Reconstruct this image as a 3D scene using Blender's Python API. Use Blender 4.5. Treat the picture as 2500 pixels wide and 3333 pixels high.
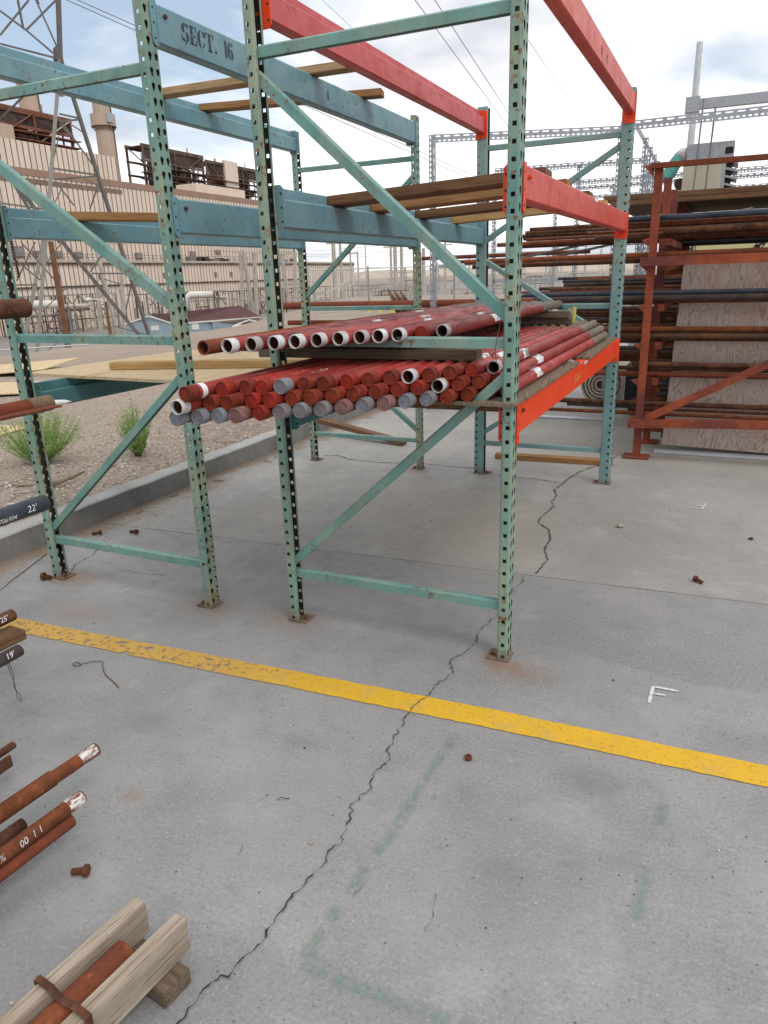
import bpy, bmesh, math, random
from mathutils import Vector, Matrix, Euler
random.seed(7)
R = math.radians
for o in list(bpy.data.objects): bpy.data.objects.remove(o, do_unlink=True)
scene = bpy.context.scene
C = scene.collection

# ---------------------------------------------------------------- camera
CAM = Vector((1.46848, -2.44714, 1.45710))
yaw, pitch, roll = R(-25.1196), R(18.2559), R(-1.88296)
fw = Vector((math.sin(yaw)*math.cos(pitch), math.cos(yaw)*math.cos(pitch), -math.sin(pitch)))
rt = Vector((math.cos(yaw), -math.sin(yaw), 0)); up = rt.cross(fw)
r2 = rt*math.cos(roll)+up*math.sin(roll); u2 = -rt*math.sin(roll)+up*math.cos(roll)
cd = bpy.data.cameras.new('Camera'); cam = bpy.data.objects.new('Camera', cd); C.objects.link(cam)
M = Matrix((r2, u2, -fw)).transposed().to_4x4(); M.translation = CAM
cam.matrix_world = M
cd.sensor_fit = 'HORIZONTAL'; cd.sensor_width = 36; cd.lens = 36*2323.735/2500
cd.clip_start = 0.05; cd.clip_end = 8000
scene.camera = cam

# ---------------------------------------------------------------- world: sky behind broken cloud
SUN_EL, SUN_AZ = R(52), R(118)          # azimuth from +Y towards +X
w = bpy.data.worlds.new('World'); scene.world = w; w.use_nodes = True
nt = w.node_tree; nt.nodes.clear()
def N(nt, t, **k):
    n = nt.nodes.new(t)
    for a, b in k.items(): setattr(n, a, b)
    return n
def L(nt, a, b): nt.links.new(a, b)
sky = N(nt, 'ShaderNodeTexSky', sky_type='NISHITA', sun_disc=False)
sky.sun_elevation = SUN_EL; sky.sun_rotation = SUN_AZ; sky.air_density = 1.0; sky.dust_density = 1.5
geo = N(nt, 'ShaderNodeTexCoord')
sep = N(nt, 'ShaderNodeSeparateXYZ'); L(nt, geo.outputs['Generated'], sep.inputs[0])
zc = N(nt, 'ShaderNodeMath', operation='MAXIMUM'); L(nt, sep.outputs[2], zc.inputs[0]); zc.inputs[1].default_value = 0.0
zc2 = N(nt, 'ShaderNodeMath', operation='ADD'); L(nt, zc.outputs[0], zc2.inputs[0]); zc2.inputs[1].default_value = 0.28
dv = N(nt, 'ShaderNodeVectorMath', operation='DIVIDE'); L(nt, geo.outputs['Generated'], dv.inputs[0])
cmb = N(nt, 'ShaderNodeCombineXYZ')
for i in range(3): L(nt, zc2.outputs[0], cmb.inputs[i])
L(nt, cmb.outputs[0], dv.inputs[1])
flat = N(nt, 'ShaderNodeVectorMath', operation='MULTIPLY'); L(nt, dv.outputs[0], flat.inputs[0]); flat.inputs[1].default_value = (1, 1, 0)
n1 = N(nt, 'ShaderNodeTexNoise'); n1.inputs['Scale'].default_value = .85; n1.inputs['Detail'].default_value = 6; n1.inputs['Roughness'].default_value = .56; n1.inputs['Distortion'].default_value = .35
off = N(nt, 'ShaderNodeVectorMath', operation='ADD'); L(nt, flat.outputs[0], off.inputs[0]); off.inputs[1].default_value = (3.1, 7.7, 0)
L(nt, off.outputs[0], n1.inputs['Vector'])
cover = N(nt, 'ShaderNodeValToRGB'); cover.color_ramp.elements[0].position = .335; cover.color_ramp.elements[1].position = .46
L(nt, n1.outputs['Fac'], cover.inputs[0])
n2 = N(nt, 'ShaderNodeTexNoise'); n2.inputs['Scale'].default_value = 1.05; n2.inputs['Detail'].default_value = 5; n2.inputs['Roughness'].default_value = .55
off2 = N(nt, 'ShaderNodeVectorMath', operation='ADD'); L(nt, flat.outputs[0], off2.inputs[0]); off2.inputs[1].default_value = (13.1, 2.7, 4)
L(nt, off2.outputs[0], n2.inputs['Vector'])
ccol = N(nt, 'ShaderNodeValToRGB')
e = ccol.color_ramp.elements
e[0].position = .40; e[0].color = (.60, .615, .675, 1); e[1].position = .555; e[1].color = (1.14, 1.14, 1.14, 1)
L(nt, n2.outputs['Fac'], ccol.inputs[0])
csc = N(nt, 'ShaderNodeMixRGB', blend_type='MULTIPLY'); csc.inputs[0].default_value = 1; L(nt, ccol.outputs[0], csc.inputs[1]); csc.inputs[2].default_value = (9.4, 9.4, 9.4, 1)
# thin veil so blue gaps stay pale
veil = N(nt, 'ShaderNodeMixRGB'); veil.inputs[0].default_value = .36; L(nt, sky.outputs[0], veil.inputs[1]); veil.inputs[2].default_value = (7.0, 8.0, 9.0, 1)
mx = N(nt, 'ShaderNodeMixRGB'); L(nt, cover.outputs[0], mx.inputs[0]); L(nt, veil.outputs[0], mx.inputs[1]); L(nt, csc.outputs[0], mx.inputs[2])
bg = N(nt, 'ShaderNodeBackground'); bg.inputs[1].default_value = .113; L(nt, mx.outputs[0], bg.inputs[0])
wo = N(nt, 'ShaderNodeOutputWorld'); L(nt, bg.outputs[0], wo.inputs[0])

sd = bpy.data.lights.new('Sun', 'SUN'); sd.energy = 1.1; sd.angle = R(22); sd.color = (1, .95, .88)
so = bpy.data.objects.new('Sun', sd); C.objects.link(so)
dirv = Vector((math.sin(SUN_AZ)*math.cos(SUN_EL), math.cos(SUN_AZ)*math.cos(SUN_EL), math.sin(SUN_EL)))
so.rotation_euler = dirv.to_track_quat('Z', 'Y').to_euler(); so.location = (0, 0, 30)
vs = scene.view_settings; vs.view_transform = 'Standard'; vs.look = 'None'; vs.exposure = 0.20; vs.gamma = 1; vs.use_curve_mapping = False
scene.render.engine = 'CYCLES'; scene.cycles.max_bounces = 5; scene.cycles.diffuse_bounces = 3; scene.cycles.glossy_bounces = 2; scene.cycles.transparent_max_bounces = 8

# ---------------------------------------------------------------- materials
def newmat(name):
    m = bpy.data.materials.new(name); m.use_nodes = True
    t = m.node_tree; b = t.nodes['Principled BSDF']
    return m, t, b
def coords(t, scale=(1, 1, 1), rnd=True, world=False):
    tc = N(t, 'ShaderNodeTexCoord')
    mp = N(t, 'ShaderNodeMapping'); mp.inputs['Scale'].default_value = scale
    if world:
        g = N(t, 'ShaderNodeNewGeometry'); L(t, g.outputs['Position'], mp.inputs[0]); return mp.outputs[0]
    if rnd:
        oi = N(t, 'ShaderNodeObjectInfo'); ml = N(t, 'ShaderNodeMath', operation='MULTIPLY'); L(t, oi.outputs['Random'], ml.inputs[0]); ml.inputs[1].default_value = 37.0
        ad = N(t, 'ShaderNodeVectorMath', operation='ADD'); L(t, tc.outputs['Object'], ad.inputs[0]); L(t, ml.outputs[0], ad.inputs[1]); L(t, ad.outputs[0], mp.inputs[0])
    else: L(t, tc.outputs['Object'], mp.inputs[0])
    return mp.outputs[0]
def noise(t, vec, scale, detail=5, rough=.6, dist=0):
    n = N(t, 'ShaderNodeTexNoise'); n.inputs['Scale'].default_value = scale; n.inputs['Detail'].default_value = detail
    n.inputs['Roughness'].default_value = rough; n.inputs['Distortion'].default_value = dist
    if vec is not None: L(t, vec, n.inputs['Vector'])
    return n.outputs['Fac']
def ramp(t, fac, stops):
    r = N(t, 'ShaderNodeValToRGB'); el = r.color_ramp.elements
    while len(el) < len(stops): el.new(.5)
    for e_, (p, c) in zip(el, stops):
        e_.position = p; e_.color = (c, c, c, 1) if isinstance(c, (int, float)) else (*c, 1)
    L(t, fac, r.inputs[0]); return r.outputs[0]
def mix(t, fac, a, b, mode='MIX'):
    m = N(t, 'ShaderNodeMixRGB', blend_type=mode)
    for s, v in ((0, fac), (1, a), (2, b)):
        if isinstance(v, (int, float)): m.inputs[s].default_value = v if s == 0 else (v, v, v, 1)
        elif isinstance(v, tuple): m.inputs[s].default_value = (*v, 1)
        else: L(t, v, m.inputs[s])
    return m.outputs[0]
def mth(t, op, a, b=0.0):
    m = N(t, 'ShaderNodeMath', operation=op)
    for s, v in ((0, a), (1, b)):
        if isinstance(v, (int, float)): m.inputs[s].default_value = v
        else: L(t, v, m.inputs[s])
    return m.outputs[0]
def bump(t, b, h, strength=.3, dist=.002):
    n = N(t, 'ShaderNodeBump'); n.inputs['Strength'].default_value = strength; n.inputs['Distance'].default_value = dist
    L(t, h, n.inputs['Height']); L(t, n.outputs[0], b.inputs['Normal'])
RUST = (.16, .055, .02)
def paint(name, col, rust=.5, rough=.42, chips=.62, base_rust=True, fade=None, stain=0.):
    """painted steel, scuffed, with chips down to rust"""
    m, t, b = newmat(name); v = coords(t)
    big = noise(t, v, 4.5, 4); fine = noise(t, v, 38, 7, .68); mid = noise(t, v, 13, 6, .7)
    c2 = fade or tuple(min(1, c*1.22+.02) for c in col)
    base = mix(t, ramp(t, big, [(.35, 0), (.68, 1)]), col, c2)
    base = mix(t, ramp(t, mid, [(.5, 0), (.72, .35)]), base, tuple(c*.62 for c in col))
    if stain:
        sv = noise(t, coords(t, (1, 1, .35)), 7, 6, .65)
        base = mix(t, mth(t, 'MULTIPLY', ramp(t, sv, [(.44, 0), (.68, 1)]), stain), base, (.36, .33, .19))
    chip = ramp(t, fine, [(chips-.03, 0), (chips, 1)])
    patch = ramp(t, noise(t, v, 2.6, 4), [(.44, .0), (.60, 1)])
    scr = ramp(t, noise(t, coords(t, (70, 70, 6)), 2.0, 3, .6), [(.66, 0), (.70, 1)])
    base = mix(t, mth(t, 'MULTIPLY', scr, .5), base, tuple(c*.3 for c in col))
    f = mth(t, 'MULTIPLY', chip, patch)
    blot = ramp(t, mid, [(.63, 0), (.70, 1)])
    f = mth(t, 'MAXIMUM', f, mth(t, 'MULTIPLY', blot, rust*.7))
    if base_rust:
        g = N(t, 'ShaderNodeNewGeometry'); sp = N(t, 'ShaderNodeSeparateXYZ'); L(t, g.outputs['Position'], sp.inputs[0])
        low = mth(t, 'MULTIPLY', mth(t, 'SUBTRACT', .16, sp.outputs[2]), 5.0)
        lw = ramp(t, mth(t, 'ADD', mth(t, 'MULTIPLY', low, .5), mth(t, 'MULTIPLY', mid, .7)), [(.55, 0), (.85, .85)])
        f = mth(t, 'MAXIMUM', f, lw)
    rc = mix(t, fine, (.07, .028, .014), (.26, .105, .04))
    L(t, mix(t, f, base, rc), b.inputs['Base Color'])
    L(t, mix(t, f, ramp(t, mid, [(.3, rough-.08), (.7, rough+.14)]), .85), b.inputs['Roughness'])
    b.inputs['Specular IOR Level'].default_value = .4
    bump(t, b, mth(t, 'SUBTRACT', mth(t, 'MULTIPLY', mid, .3), f), .35, .0015)
    return m
def rusty(name, a, b_, scale=14, rough=.85, stretch=(1, 1, 1), dark=None, thresh=.55):
    m, t, b = newmat(name); v = coords(t, stretch)
    n = noise(t, v, scale, 8, .75); n_ = noise(t, v, scale*.3, 5, .65); n3 = noise(t, v, scale*3.2, 5, .75)
    c = mix(t, ramp(t, n, [(.40, 0), (.58, 1)]), a, b_)
    c = mix(t, ramp(t, n_, [(.47, 0), (.60, .75)]), c, dark or tuple(x*.42 for x in a))
    c = mix(t, ramp(t, n3, [(.58, 0), (.68, .45)]), c, tuple(min(1, x*1.7+.02) for x in a))
    c = mix(t, ramp(t, n3, [(.32, .55), (.42, 0)]), c, tuple(x*.35 for x in b_))
    L(t, c, b.inputs['Base Color']); b.inputs['Roughness'].default_value = rough
    b.inputs['Specular IOR Level'].default_value = .25
    bump(t, b, mth(t, 'ADD', n, n3), .4, .0014)
    return m
def plain(name, col, rough=.6, metal=0., var=.25, scale=9, bmp=.15):
    m, t, b = newmat(name); v = coords(t)
    n = noise(t, v, scale, 6, .65)
    c = mix(t, ramp(t, n, [(.3, 0), (.7, 1)]), tuple(x*(1-var) for x in col), tuple(min(1, x*(1+var*.7)) for x in col))
    L(t, c, b.inputs['Base Color']); b.inputs['Roughness'].default_value = rough; b.inputs['Metallic'].default_value = metal
    if bmp: bump(t, b, n, bmp, .002)
    return m
def wood(name, a, b_, dark, rough=.75, grain=1.0, knots=True, weather=0.):
    """grain runs along local X"""
    m, t, b = newmat(name); v = coords(t, (1.1, 16, 16))
    n = noise(t, v, 2.2*grain, 7, .62, .6)
    v2 = coords(t, (2.2, 60, 60)); n2 = noise(t, v2, 3.0, 4, .6)
    v3 = coords(t, (1, 1, 1)); n3 = noise(t, v3, 3, 3)
    c = mix(t, ramp(t, n, [(.40, 0), (.58, 1)]), a, b_)
    c = mix(t, ramp(t, n2, [(.52, 0), (.64, .7)]), c, dark)
    c = mix(t, ramp(t, n3, [(.4, 0), (.75, .35)]), c, tuple(x*.6 for x in a))
    if knots:
        vo = N(t, 'ShaderNodeTexVoronoi'); vo.inputs['Scale'].default_value = 1.0
        L(t, coords(t, (3.0, 9, 9)), vo.inputs['Vector'])
        k = ramp(t, vo.outputs['Distance'], [(.05, 1), (.13, 0)])
        c = mix(t, mth(t, 'MULTIPLY', k, .75), c, (.09, .035, .012))
    L(t, c, b.inputs['Base Color']); b.inputs['Roughness'].default_value = rough; b.inputs['Specular IOR Level'].default_value = .2
    bump(t, b, n2, .4, .0015)
    return m
def plywood(name, a, b_, scale=1.0, patch=(.56, .38, .24)):
    """rotary-cut veneer figure, grain along local Y"""
    m, t, b = newmat(name); v = coords(t, (3.0*scale, .42*scale, 2))
    n = noise(t, v, 1.3, 3, .5, .9)
    ring = mth(t, 'FRACT', mth(t, 'MULTIPLY', n, 30.0))
    tri = mth(t, 'ABSOLUTE', mth(t, 'SUBTRACT', ring, .5))
    fine = noise(t, coords(t, (60, 4, 6)), 3, 4)
    big = noise(t, coords(t, (2.2, 1, 2)), 2.1, 4)
    c = mix(t, ramp(t, tri, [(.0, 1), (.22, 0)]), a, b_)
    c = mix(t, ramp(t, fine, [(.5, 0), (.75, .3)]), c, tuple(x*.75 for x in b_))
    c = mix(t, ramp(t, big, [(.54, 0), (.66, .55)]), c, patch)
    L(t, c, b.inputs['Base Color']); b.inputs['Roughness'].default_value = .8; b.inputs['Specular IOR Level'].default_value = .15
    bump(t, b, tri, .12, .001)
    return m

MT = {}
MT['teal'] = paint('teal_paint', (.125, .250, .212), .6, .42, .60, fade=(.195, .335, .285), stain=.75)
MT['teal_b'] = paint('teal_blue_paint', (.135, .26, .265), .35, .42, .63, fade=(.205, .35, .345), stain=.3)
MT['brace'] = paint('teal_brace_paint', (.100, .240, .222), .5, .36, .61, base_rust=False, fade=(.165, .33, .305), stain=.4)
MT['blue'] = paint('blue_paint', (.105, .235, .285), .25, .36, .63, base_rust=False, fade=(.150, .30, .345), stain=.15)
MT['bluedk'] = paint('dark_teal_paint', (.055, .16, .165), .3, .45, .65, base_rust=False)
MT['orange'] = paint('orange_paint', (.74, .050, .008), .12, .36, .70, base_rust=False, fade=(.80, .070, .014))
MT['orange_f'] = paint('faded_orange_paint', (.52, .055, .034), .3, .40, .64, base_rust=False, fade=(.60, .095, .066))
MT['pink_f'] = paint('sun_faded_red_paint', (.46, .055, .058), .3, .42, .64, base_rust=False, fade=(.54, .10, .105))
MT['red_rack'] = rusty('weathered_red_oxide_paint', (.33, .078, .030), (.22, .050, .026), 5, .7, dark=(.10, .032, .038))
MT['galv'] = plain('galvanised_steel', (.36, .38, .41), .45, .55, .22, 22, .05)
MT['galv_l'] = plain('galvanised_bright', (.52, .54, .56), .45, .3, .15, 6, .05)
MT['rust'] = rusty('rusty_steel', (.20, .060, .022), (.105, .034, .016), 18)
MT['rust_o'] = rusty('orange_rust', (.25, .072, .024), (.15, .045, .02), 14, dark=(.12, .034, .018))
MT['rust_r'] = rusty('red_rust', (.21, .048, .022), (.15, .040, .022), 12, dark=(.12, .04, .02))
MT['rust_d'] = rusty('dark_rust', (.075, .034, .022), (.15, .06, .03), 20)
MT['black_pipe'] = rusty('black_mill_scale', (.030, .030, .036), (.09, .055, .04), 9, .55, dark=(.05, .04, .04))
MT['blue_pipe'] = rusty('blue_black_pipe', (.035, .048, .072), (.065, .07, .085), 8, .45)
MT['brown_pipe'] = rusty('brown_pipe', (.17, .075, .035), (.10, .06, .04), 10, .7)
MT['grey_rod'] = plain('grey_rod', (.16, .145, .13), .6)
MT['post_in'] = rusty('shaded_post_inside', (.040, .060, .052), (.055, .040, .026), 9, .8)  # dark tone painted in for the shade inside the posts
MT['foot'] = rusty('foot_plate_rust', (.17, .10, .065), (.24, .18, .13), 30)
MT['hole'] = plain('dark_bore', (.018, .014, .012), .9, var=.3, bmp=0)
def redpipe():
    m, t, b = newmat('red_pipe_coating'); v = coords(t, (9, 1.1, 9)); v0 = coords(t)
    n = noise(t, v, 5, 6, .7); n0 = noise(t, v0, 5, 4); s = noise(t, v0, 45, 6, .7)
    c = mix(t, ramp(t, n0, [(.36, 0), (.66, 1)]), (.27, .020, .016), (.37, .060, .052))
    c = mix(t, ramp(t, n, [(.53, 0), (.62, .8)]), c, (.075, .013, .011))
    c = mix(t, ramp(t, s, [(.63, 0), (.67, .75)]), c, (.46, .27, .23))
    oi = N(t, 'ShaderNodeObjectInfo'); c = mix(t, 1.0, c, ramp(t, oi.outputs['Random'], [(0, (.62, .66, .66)), (.5, (1, 1, 1)), (1, (1.25, 1.1, 1.05))]), 'MULTIPLY')
    L(t, c, b.inputs['Base Color']); L(t, ramp(t, n, [(.35, .28), (.65, .62)]), b.inputs['Roughness'])
    bump(t, b, n, .18, .001); return m
MT['redpipe'] = redpipe()
MT['cap_red'] = rusty('red_end_cap', (.33, .024, .012), (.20, .020, .012), 22, .55, dark=(.13, .022, .012))
MT['cap_brown'] = rusty('rusty_end_cap', (.235, .036, .014), (.15, .022, .011), 24, .7)
MT['cap_grey'] = rusty('grey_end_cap', (.20, .225, .25), (.16, .165, .185), 26, .65, dark=(.17, .12, .115))
MT['cap_pink'] = rusty('pink_grey_end_cap', (.25, .14, .14), (.19, .085, .08), 26, .65)
MT['white_end'] = rusty('white_primer', (.62, .63, .63), (.46, .46, .46), 16, .5, dark=(.30, .27, .25))
MT['bare'] = rusty('bare_grey_steel', (.22, .20, .17), (.16, .135, .11), 9, .6, dark=(.15, .105, .07))
MT['bare_b'] = rusty('bare_brown_steel', (.20, .14, .085), (.15, .10, .06), 9, .65, dark=(.12, .08, .05))
def sticker():
    m, t, b = newmat('torn_white_label'); v = coords(t)
    n = noise(t, v, 30, 5); f = ramp(t, n, [(.42, 0), (.47, 1)])
    L(t, mix(t, f, (.16, .15, .15), (.72, .72, .72)), b.inputs['Base Color']); b.inputs['Roughness'].default_value = .5; return m
MT['sticker'] = sticker()
MT['lumber'] = wood('pine_lumber', (.34, .22, .115), (.44, .30, .165), (.18, .095, .045))
MT['lumber_o'] = wood('orange_pine_lumber', (.27, .14, .055), (.35, .20, .085), (.12, .052, .022))
MT['lumber_b'] = wood('brown_old_lumber', (.14, .072, .036), (.20, .11, .06), (.06, .03, .017))
MT['lumber_d'] = wood('weathered_dark_lumber', (.12, .088, .060), (.185, .14, .10), (.045, .03, .02))
MT['lumber_g'] = wood('weathered_grey_lumber', (.26, .205, .155), (.38, .32, .255), (.10, .07, .045))
MT['lumber_y'] = wood('fresh_yellow_lumber', (.42, .265, .105), (.50, .345, .16), (.24, .125, .045))
MT['ply'] = plywood('plywood_veneer', (.50, .405, .36), (.27, .185, .15), 1.5, (.44, .30, .21))
MT['ply_d'] = plywood('aged_plywood', (.20, .155, .11), (.085, .06, .042), 1.4, (.15, .11, .075))
MT['ply_y'] = plywood('yellow_plywood', (.58, .46, .29), (.44, .31, .18), .8, (.50, .36, .20))
MT['ply_dark'] = plywood('dark_plywood', (.13, .075, .03), (.09, .05, .02), 1.2, (.10, .06, .025))
MT['white'] = plain('white_paint', (.72, .72, .72), .6, 0, .12)
MT['ink'] = plain('stencil_ink', (.030, .042, .072), .6, 0, .3, 40)
MT['chalk'] = plain('white_marker', (.70, .70, .70), .8, 0, .25, 60)
MT['gold_mark'] = plain('yellow_paint_pen', (.62, .38, .10), .7, 0, .2, 60)
MT['bolt'] = rusty('rusty_bolt', (.15, .055, .03), (.10, .04, .022), 60)
MT['wire'] = rusty('rusty_wire', (.10, .05, .03), (.14, .075, .045), 60)

def concrete():
    m, t, b = newmat('yard_concrete'); v = coords(t, rnd=False, world=True)
    sp = N(t, 'ShaderNodeSeparateXYZ'); L(t, v, sp.inputs[0])
    big = noise(t, v, .9, 6, .62, .4); mid = noise(t, v, 3.4, 6, .62); fine = noise(t, v, 95, 5, .75); grit = noise(t, v, 230, 2, .8); sm = noise(t, v, 14, 5, .7)
    c = mix(t, ramp(t, big, [(.38, 0), (.62, 1)]), (.235, .234, .235), (.290, .287, .284))
    c = mix(t, ramp(t, mid, [(.53, 0), (.68, .5)]), c, (.205, .205, .213))
    c = mix(t, ramp(t, mid, [(.34, .6), (.46, 0)]), c, (.325, .32, .315))
    c = mix(t, ramp(t, sm, [(.56, 0), (.68, .55)]), c, (.21, .208, .206))
    amt = ramp(t, noise(t, v, 1.7, 4, .6), [(.36, .45), (.60, 1)])        # worn areas show more aggregate than trowelled ones
    c = mix(t, mth(t, 'MULTIPLY', ramp(t, fine, [(.34, .8), (.48, 0)]), amt), c, (.165, .16, .155))
    c = mix(t, mth(t, 'MULTIPLY', ramp(t, fine, [(.57, 0), (.68, .7)]), amt), c, (.45, .445, .435))
    c = mix(t, mth(t, 'MULTIPLY', ramp(t, grit, [(.64, 0), (.74, .7)]), amt), c, (.52, .51, .49))
    trow = noise(t, coords(t, (9, 55, 9), rnd=False, world=True), 1.0, 4, .7, .8)   # float marks
    c = mix(t, ramp(t, trow, [(.60, 0), (.72, .35)]), c, (.40, .395, .385)); c = mix(t, ramp(t, trow, [(.30, .4), (.38, 0)]), c, (.16, .158, .158))
    vo = N(t, 'ShaderNodeTexVoronoi'); vo.inputs['Scale'].default_value = 30; L(t, v, vo.inputs['Vector'])
    pit = mth(t, 'MULTIPLY', ramp(t, vo.outputs['Distance'], [(.05, 1), (.11, 0)]), ramp(t, noise(t, v, 4, 3), [(.5, 0), (.6, 1)]))
    c = mix(t, mth(t, 'MULTIPLY', pit, .85), c, (.07, .066, .06))
    # sheen painted in: slab beyond the joint made paler and warmer
    fp = ramp(t, mth(t, 'MULTIPLY', mth(t, 'SUBTRACT', sp.outputs[1], mth(t, 'ADD', .836, mth(t, 'MULTIPLY', sp.outputs[0], .0434))), 40), [(0, 0), (.1, 1)])
    c = mix(t, fp, c, mix(t, 1.0, c, (1.17, 1.135, 1.07), 'MULTIPLY'))
    # dust blown against the kerb
    kd = mth(t, 'ADD', mth(t, 'DIVIDE', mth(t, 'ADD', sp.outputs[0], 2.08), .34), mth(t, 'MULTIPLY', mth(t, 'SUBTRACT', mid, .5), 2.6))
    kd = mth(t, 'ADD', kd, mth(t, 'MULTIPLY', mth(t, 'SUBTRACT', fine, .5), 1.3))
    c = mix(t, ramp(t, kd, [(.25, .95), (.75, 0)]), c, mix(t, fine, (.16, .115, .08), (.27, .205, .15)))
    # a later, darker pour beside the right rack: wavy edge running right
    wob = mth(t, 'ADD', mth(t, 'MULTIPLY', mth(t, 'SINE', mth(t, 'MULTIPLY', sp.outputs[0], 5.2)), -.045), .135)
    ed = mth(t, 'SUBTRACT', sp.outputs[1], mth(t, 'ADD', wob, mth(t, 'MULTIPLY', mth(t, 'SUBTRACT', sm, .5), .05)))
    m1 = ramp(t, mth(t, 'MULTIPLY', ed, 10), [(.0, 0), (.16, 1)]); m2 = ramp(t, mth(t, 'MULTIPLY', ed, 1.25), [(.15, 1), (.85, 0)]); m3 = ramp(t, mth(t, 'SUBTRACT', sp.outputs[0], .62), [(.1, 0), (.5, 1)])
    dk = mth(t, 'MULTIPLY', mth(t, 'MULTIPLY', m1, m2), m3)
    c = mix(t, mth(t, 'MULTIPLY', dk, .5), c, mix(t, ramp(t, fine, [(.4, 0), (.6, 1)]), (.14, .142, .147), (.265, .265, .268)))
    def spot(c, x, y, r, sx, col, k, sharp=0):
        dx = mth(t, 'DIVIDE', mth(t, 'SUBTRACT', sp.outputs[0], x), sx); dy = mth(t, 'SUBTRACT', sp.outputs[1], y)
        d = mth(t, 'SQRT', mth(t, 'ADD', mth(t, 'MULTIPLY', dx, dx), mth(t, 'MULTIPLY', dy, dy)))
        d = mth(t, 'ADD', mth(t, 'DIVIDE', d, r), mth(t, 'ADD', mth(t, 'MULTIPLY', mth(t, 'SUBTRACT', sm, .5), 1.6), mth(t, 'MULTIPLY', mth(t, 'SUBTRACT', fine, .5), .9)))
        return mix(t, mth(t, 'MULTIPLY', ramp(t, d, [(.1, 1), (1.0, 0)]), k), c, col)
    for x, y, r, sx, k in ((.90, -.06, .11, 1.5, .6), (.80, -.02, .08, 1.2, .7), (-.17, 0, .15, 1.5, .45), (-.6, -.03, .15, 1.5, .45), (-1.52, .0, .12, 1.8, .7), (-.57, 2.6, .12, 1, .4), (-.0, -1.17, .04, 1.4, .4), (-1.15, -.3, .14, 1.8, .35), (1.0, 3.55, .2, 2, .35)):
        c = spot(c, x, y, r, sx, (.24, .135, .08), k)
    for x, y, r, sx, k in ((.15, 1.5, .9, .9, .6), (-.4, 2.0, .6, .8, .45), (.6, 4.5, 1.4, 1.6, .45), (-1.2, 1.4, .5, .8, .3)):
        c = spot(c, x, y, r, sx, (.33, .285, .225), k)
    for x, y, r, sx, k in ((1.25, -.60, .11, 1.5, .65), (-.22, -.86, .09, 1.5, .6), (1.65, -.22, .12, 1.6, .45), (1.1, -1.02, .07, 1.5, .45), (.93, -.78, .05, 1.3, .5), (1.38, -.86, .08, 1.1, .45), (.35, -.75, .06, 1.6, .35)):
        c = spot(c, x, y, r, sx, (.165, .167, .180), k)
    L(t, c, b.inputs['Base Color']); L(t, ramp(t, sm, [(.35, .50), (.65, .72)]), b.inputs['Roughness']); b.inputs['Specular IOR Level'].default_value = .55
    h = mth(t, 'ADD', mth(t, 'MULTIPLY', mth(t, 'MULTIPLY', fine, amt), .8), mth(t, 'SUBTRACT', mth(t, 'MULTIPLY', sm, .6), mth(t, 'MULTIPLY', pit, .9)))
    bump(t, b, h, .8, .006)
    return m
MT['concrete'] = concrete()
def kerbmat():
    m, t, b = newmat('kerb_concrete'); v = coords(t, rnd=False, world=True)
    n = noise(t, v, 3, 7, .7); f = noise(t, v, 45, 5, .7)
    c = mix(t, ramp(t, n, [(.35, 0), (.65, 1)]), (.30, .295, .285), (.43, .425, .41))
    c = mix(t, ramp(t, f, [(.33, .8), (.42, 0)]), c, (.12, .115, .11))
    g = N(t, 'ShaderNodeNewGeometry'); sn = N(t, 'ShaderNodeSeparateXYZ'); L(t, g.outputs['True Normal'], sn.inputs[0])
    c = mix(t, mth(t, 'MULTIPLY', ramp(t, sn.outputs[0], [(.5, 0), (.9, 1)]), .8), c, mix(t, ramp(t, n, [(.4, 0), (.6, 1)]), (.125, .122, .118), (.20, .195, .185)))   # the face towards +x is darker
    L(t, c, b.inputs['Base Color']); b.inputs['Roughness'].default_value = .9; bump(t, b, mth(t, 'ADD', n, f), .5, .006); return m
MT['kerb'] = kerbmat()
def dirt():
    m, t, b = newmat('gravelly_dirt'); v = coords(t, rnd=False, world=True)
    big = noise(t, v, .35, 5); mid = noise(t, v, 6, 6, .7); f = noise(t, v, 48, 5, .75)
    c = mix(t, ramp(t, big, [(.35, 0), (.65, 1)]), (.325, .265, .218), (.40, .335, .28))
    c = mix(t, ramp(t, f, [(.38, .75), (.55, 0)]), c, (.15, .115, .09))
    c = mix(t, ramp(t, f, [(.60, 0), (.72, .7)]), c, (.50, .42, .34))
    c = mix(t, ramp(t, mid, [(.5, 0), (.72, .45)]), c, (.29, .23, .18))
    g = N(t, 'ShaderNodeNewGeometry'); sp = N(t, 'ShaderNodeSeparateXYZ'); L(t, g.outputs['Position'], sp.inputs[0])
    low = ramp(t, mth(t, 'DIVIDE', mth(t, 'ADD', sp.outputs[2], 5.5), 3.0), [(.0, 1), (.5, 0)])
    c = mix(t, mth(t, 'MULTIPLY', low, .8), c, (.235, .222, .205))
    L(t, c, b.inputs['Base Color']); b.inputs['Roughness'].default_value = .95; b.inputs['Specular IOR Level'].default_value = .1
    bump(t, b, mth(t, 'ADD', f, mid), .7, .012); return m
MT['dirt'] = dirt()
MT['gravel'] = plain('gravel_stone', (.33, .265, .215), .9, 0, .5, 2.5)
MT['gravel_l'] = plain('pale_stone', (.52, .47, .40), .9, 0, .3, 3)
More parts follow.
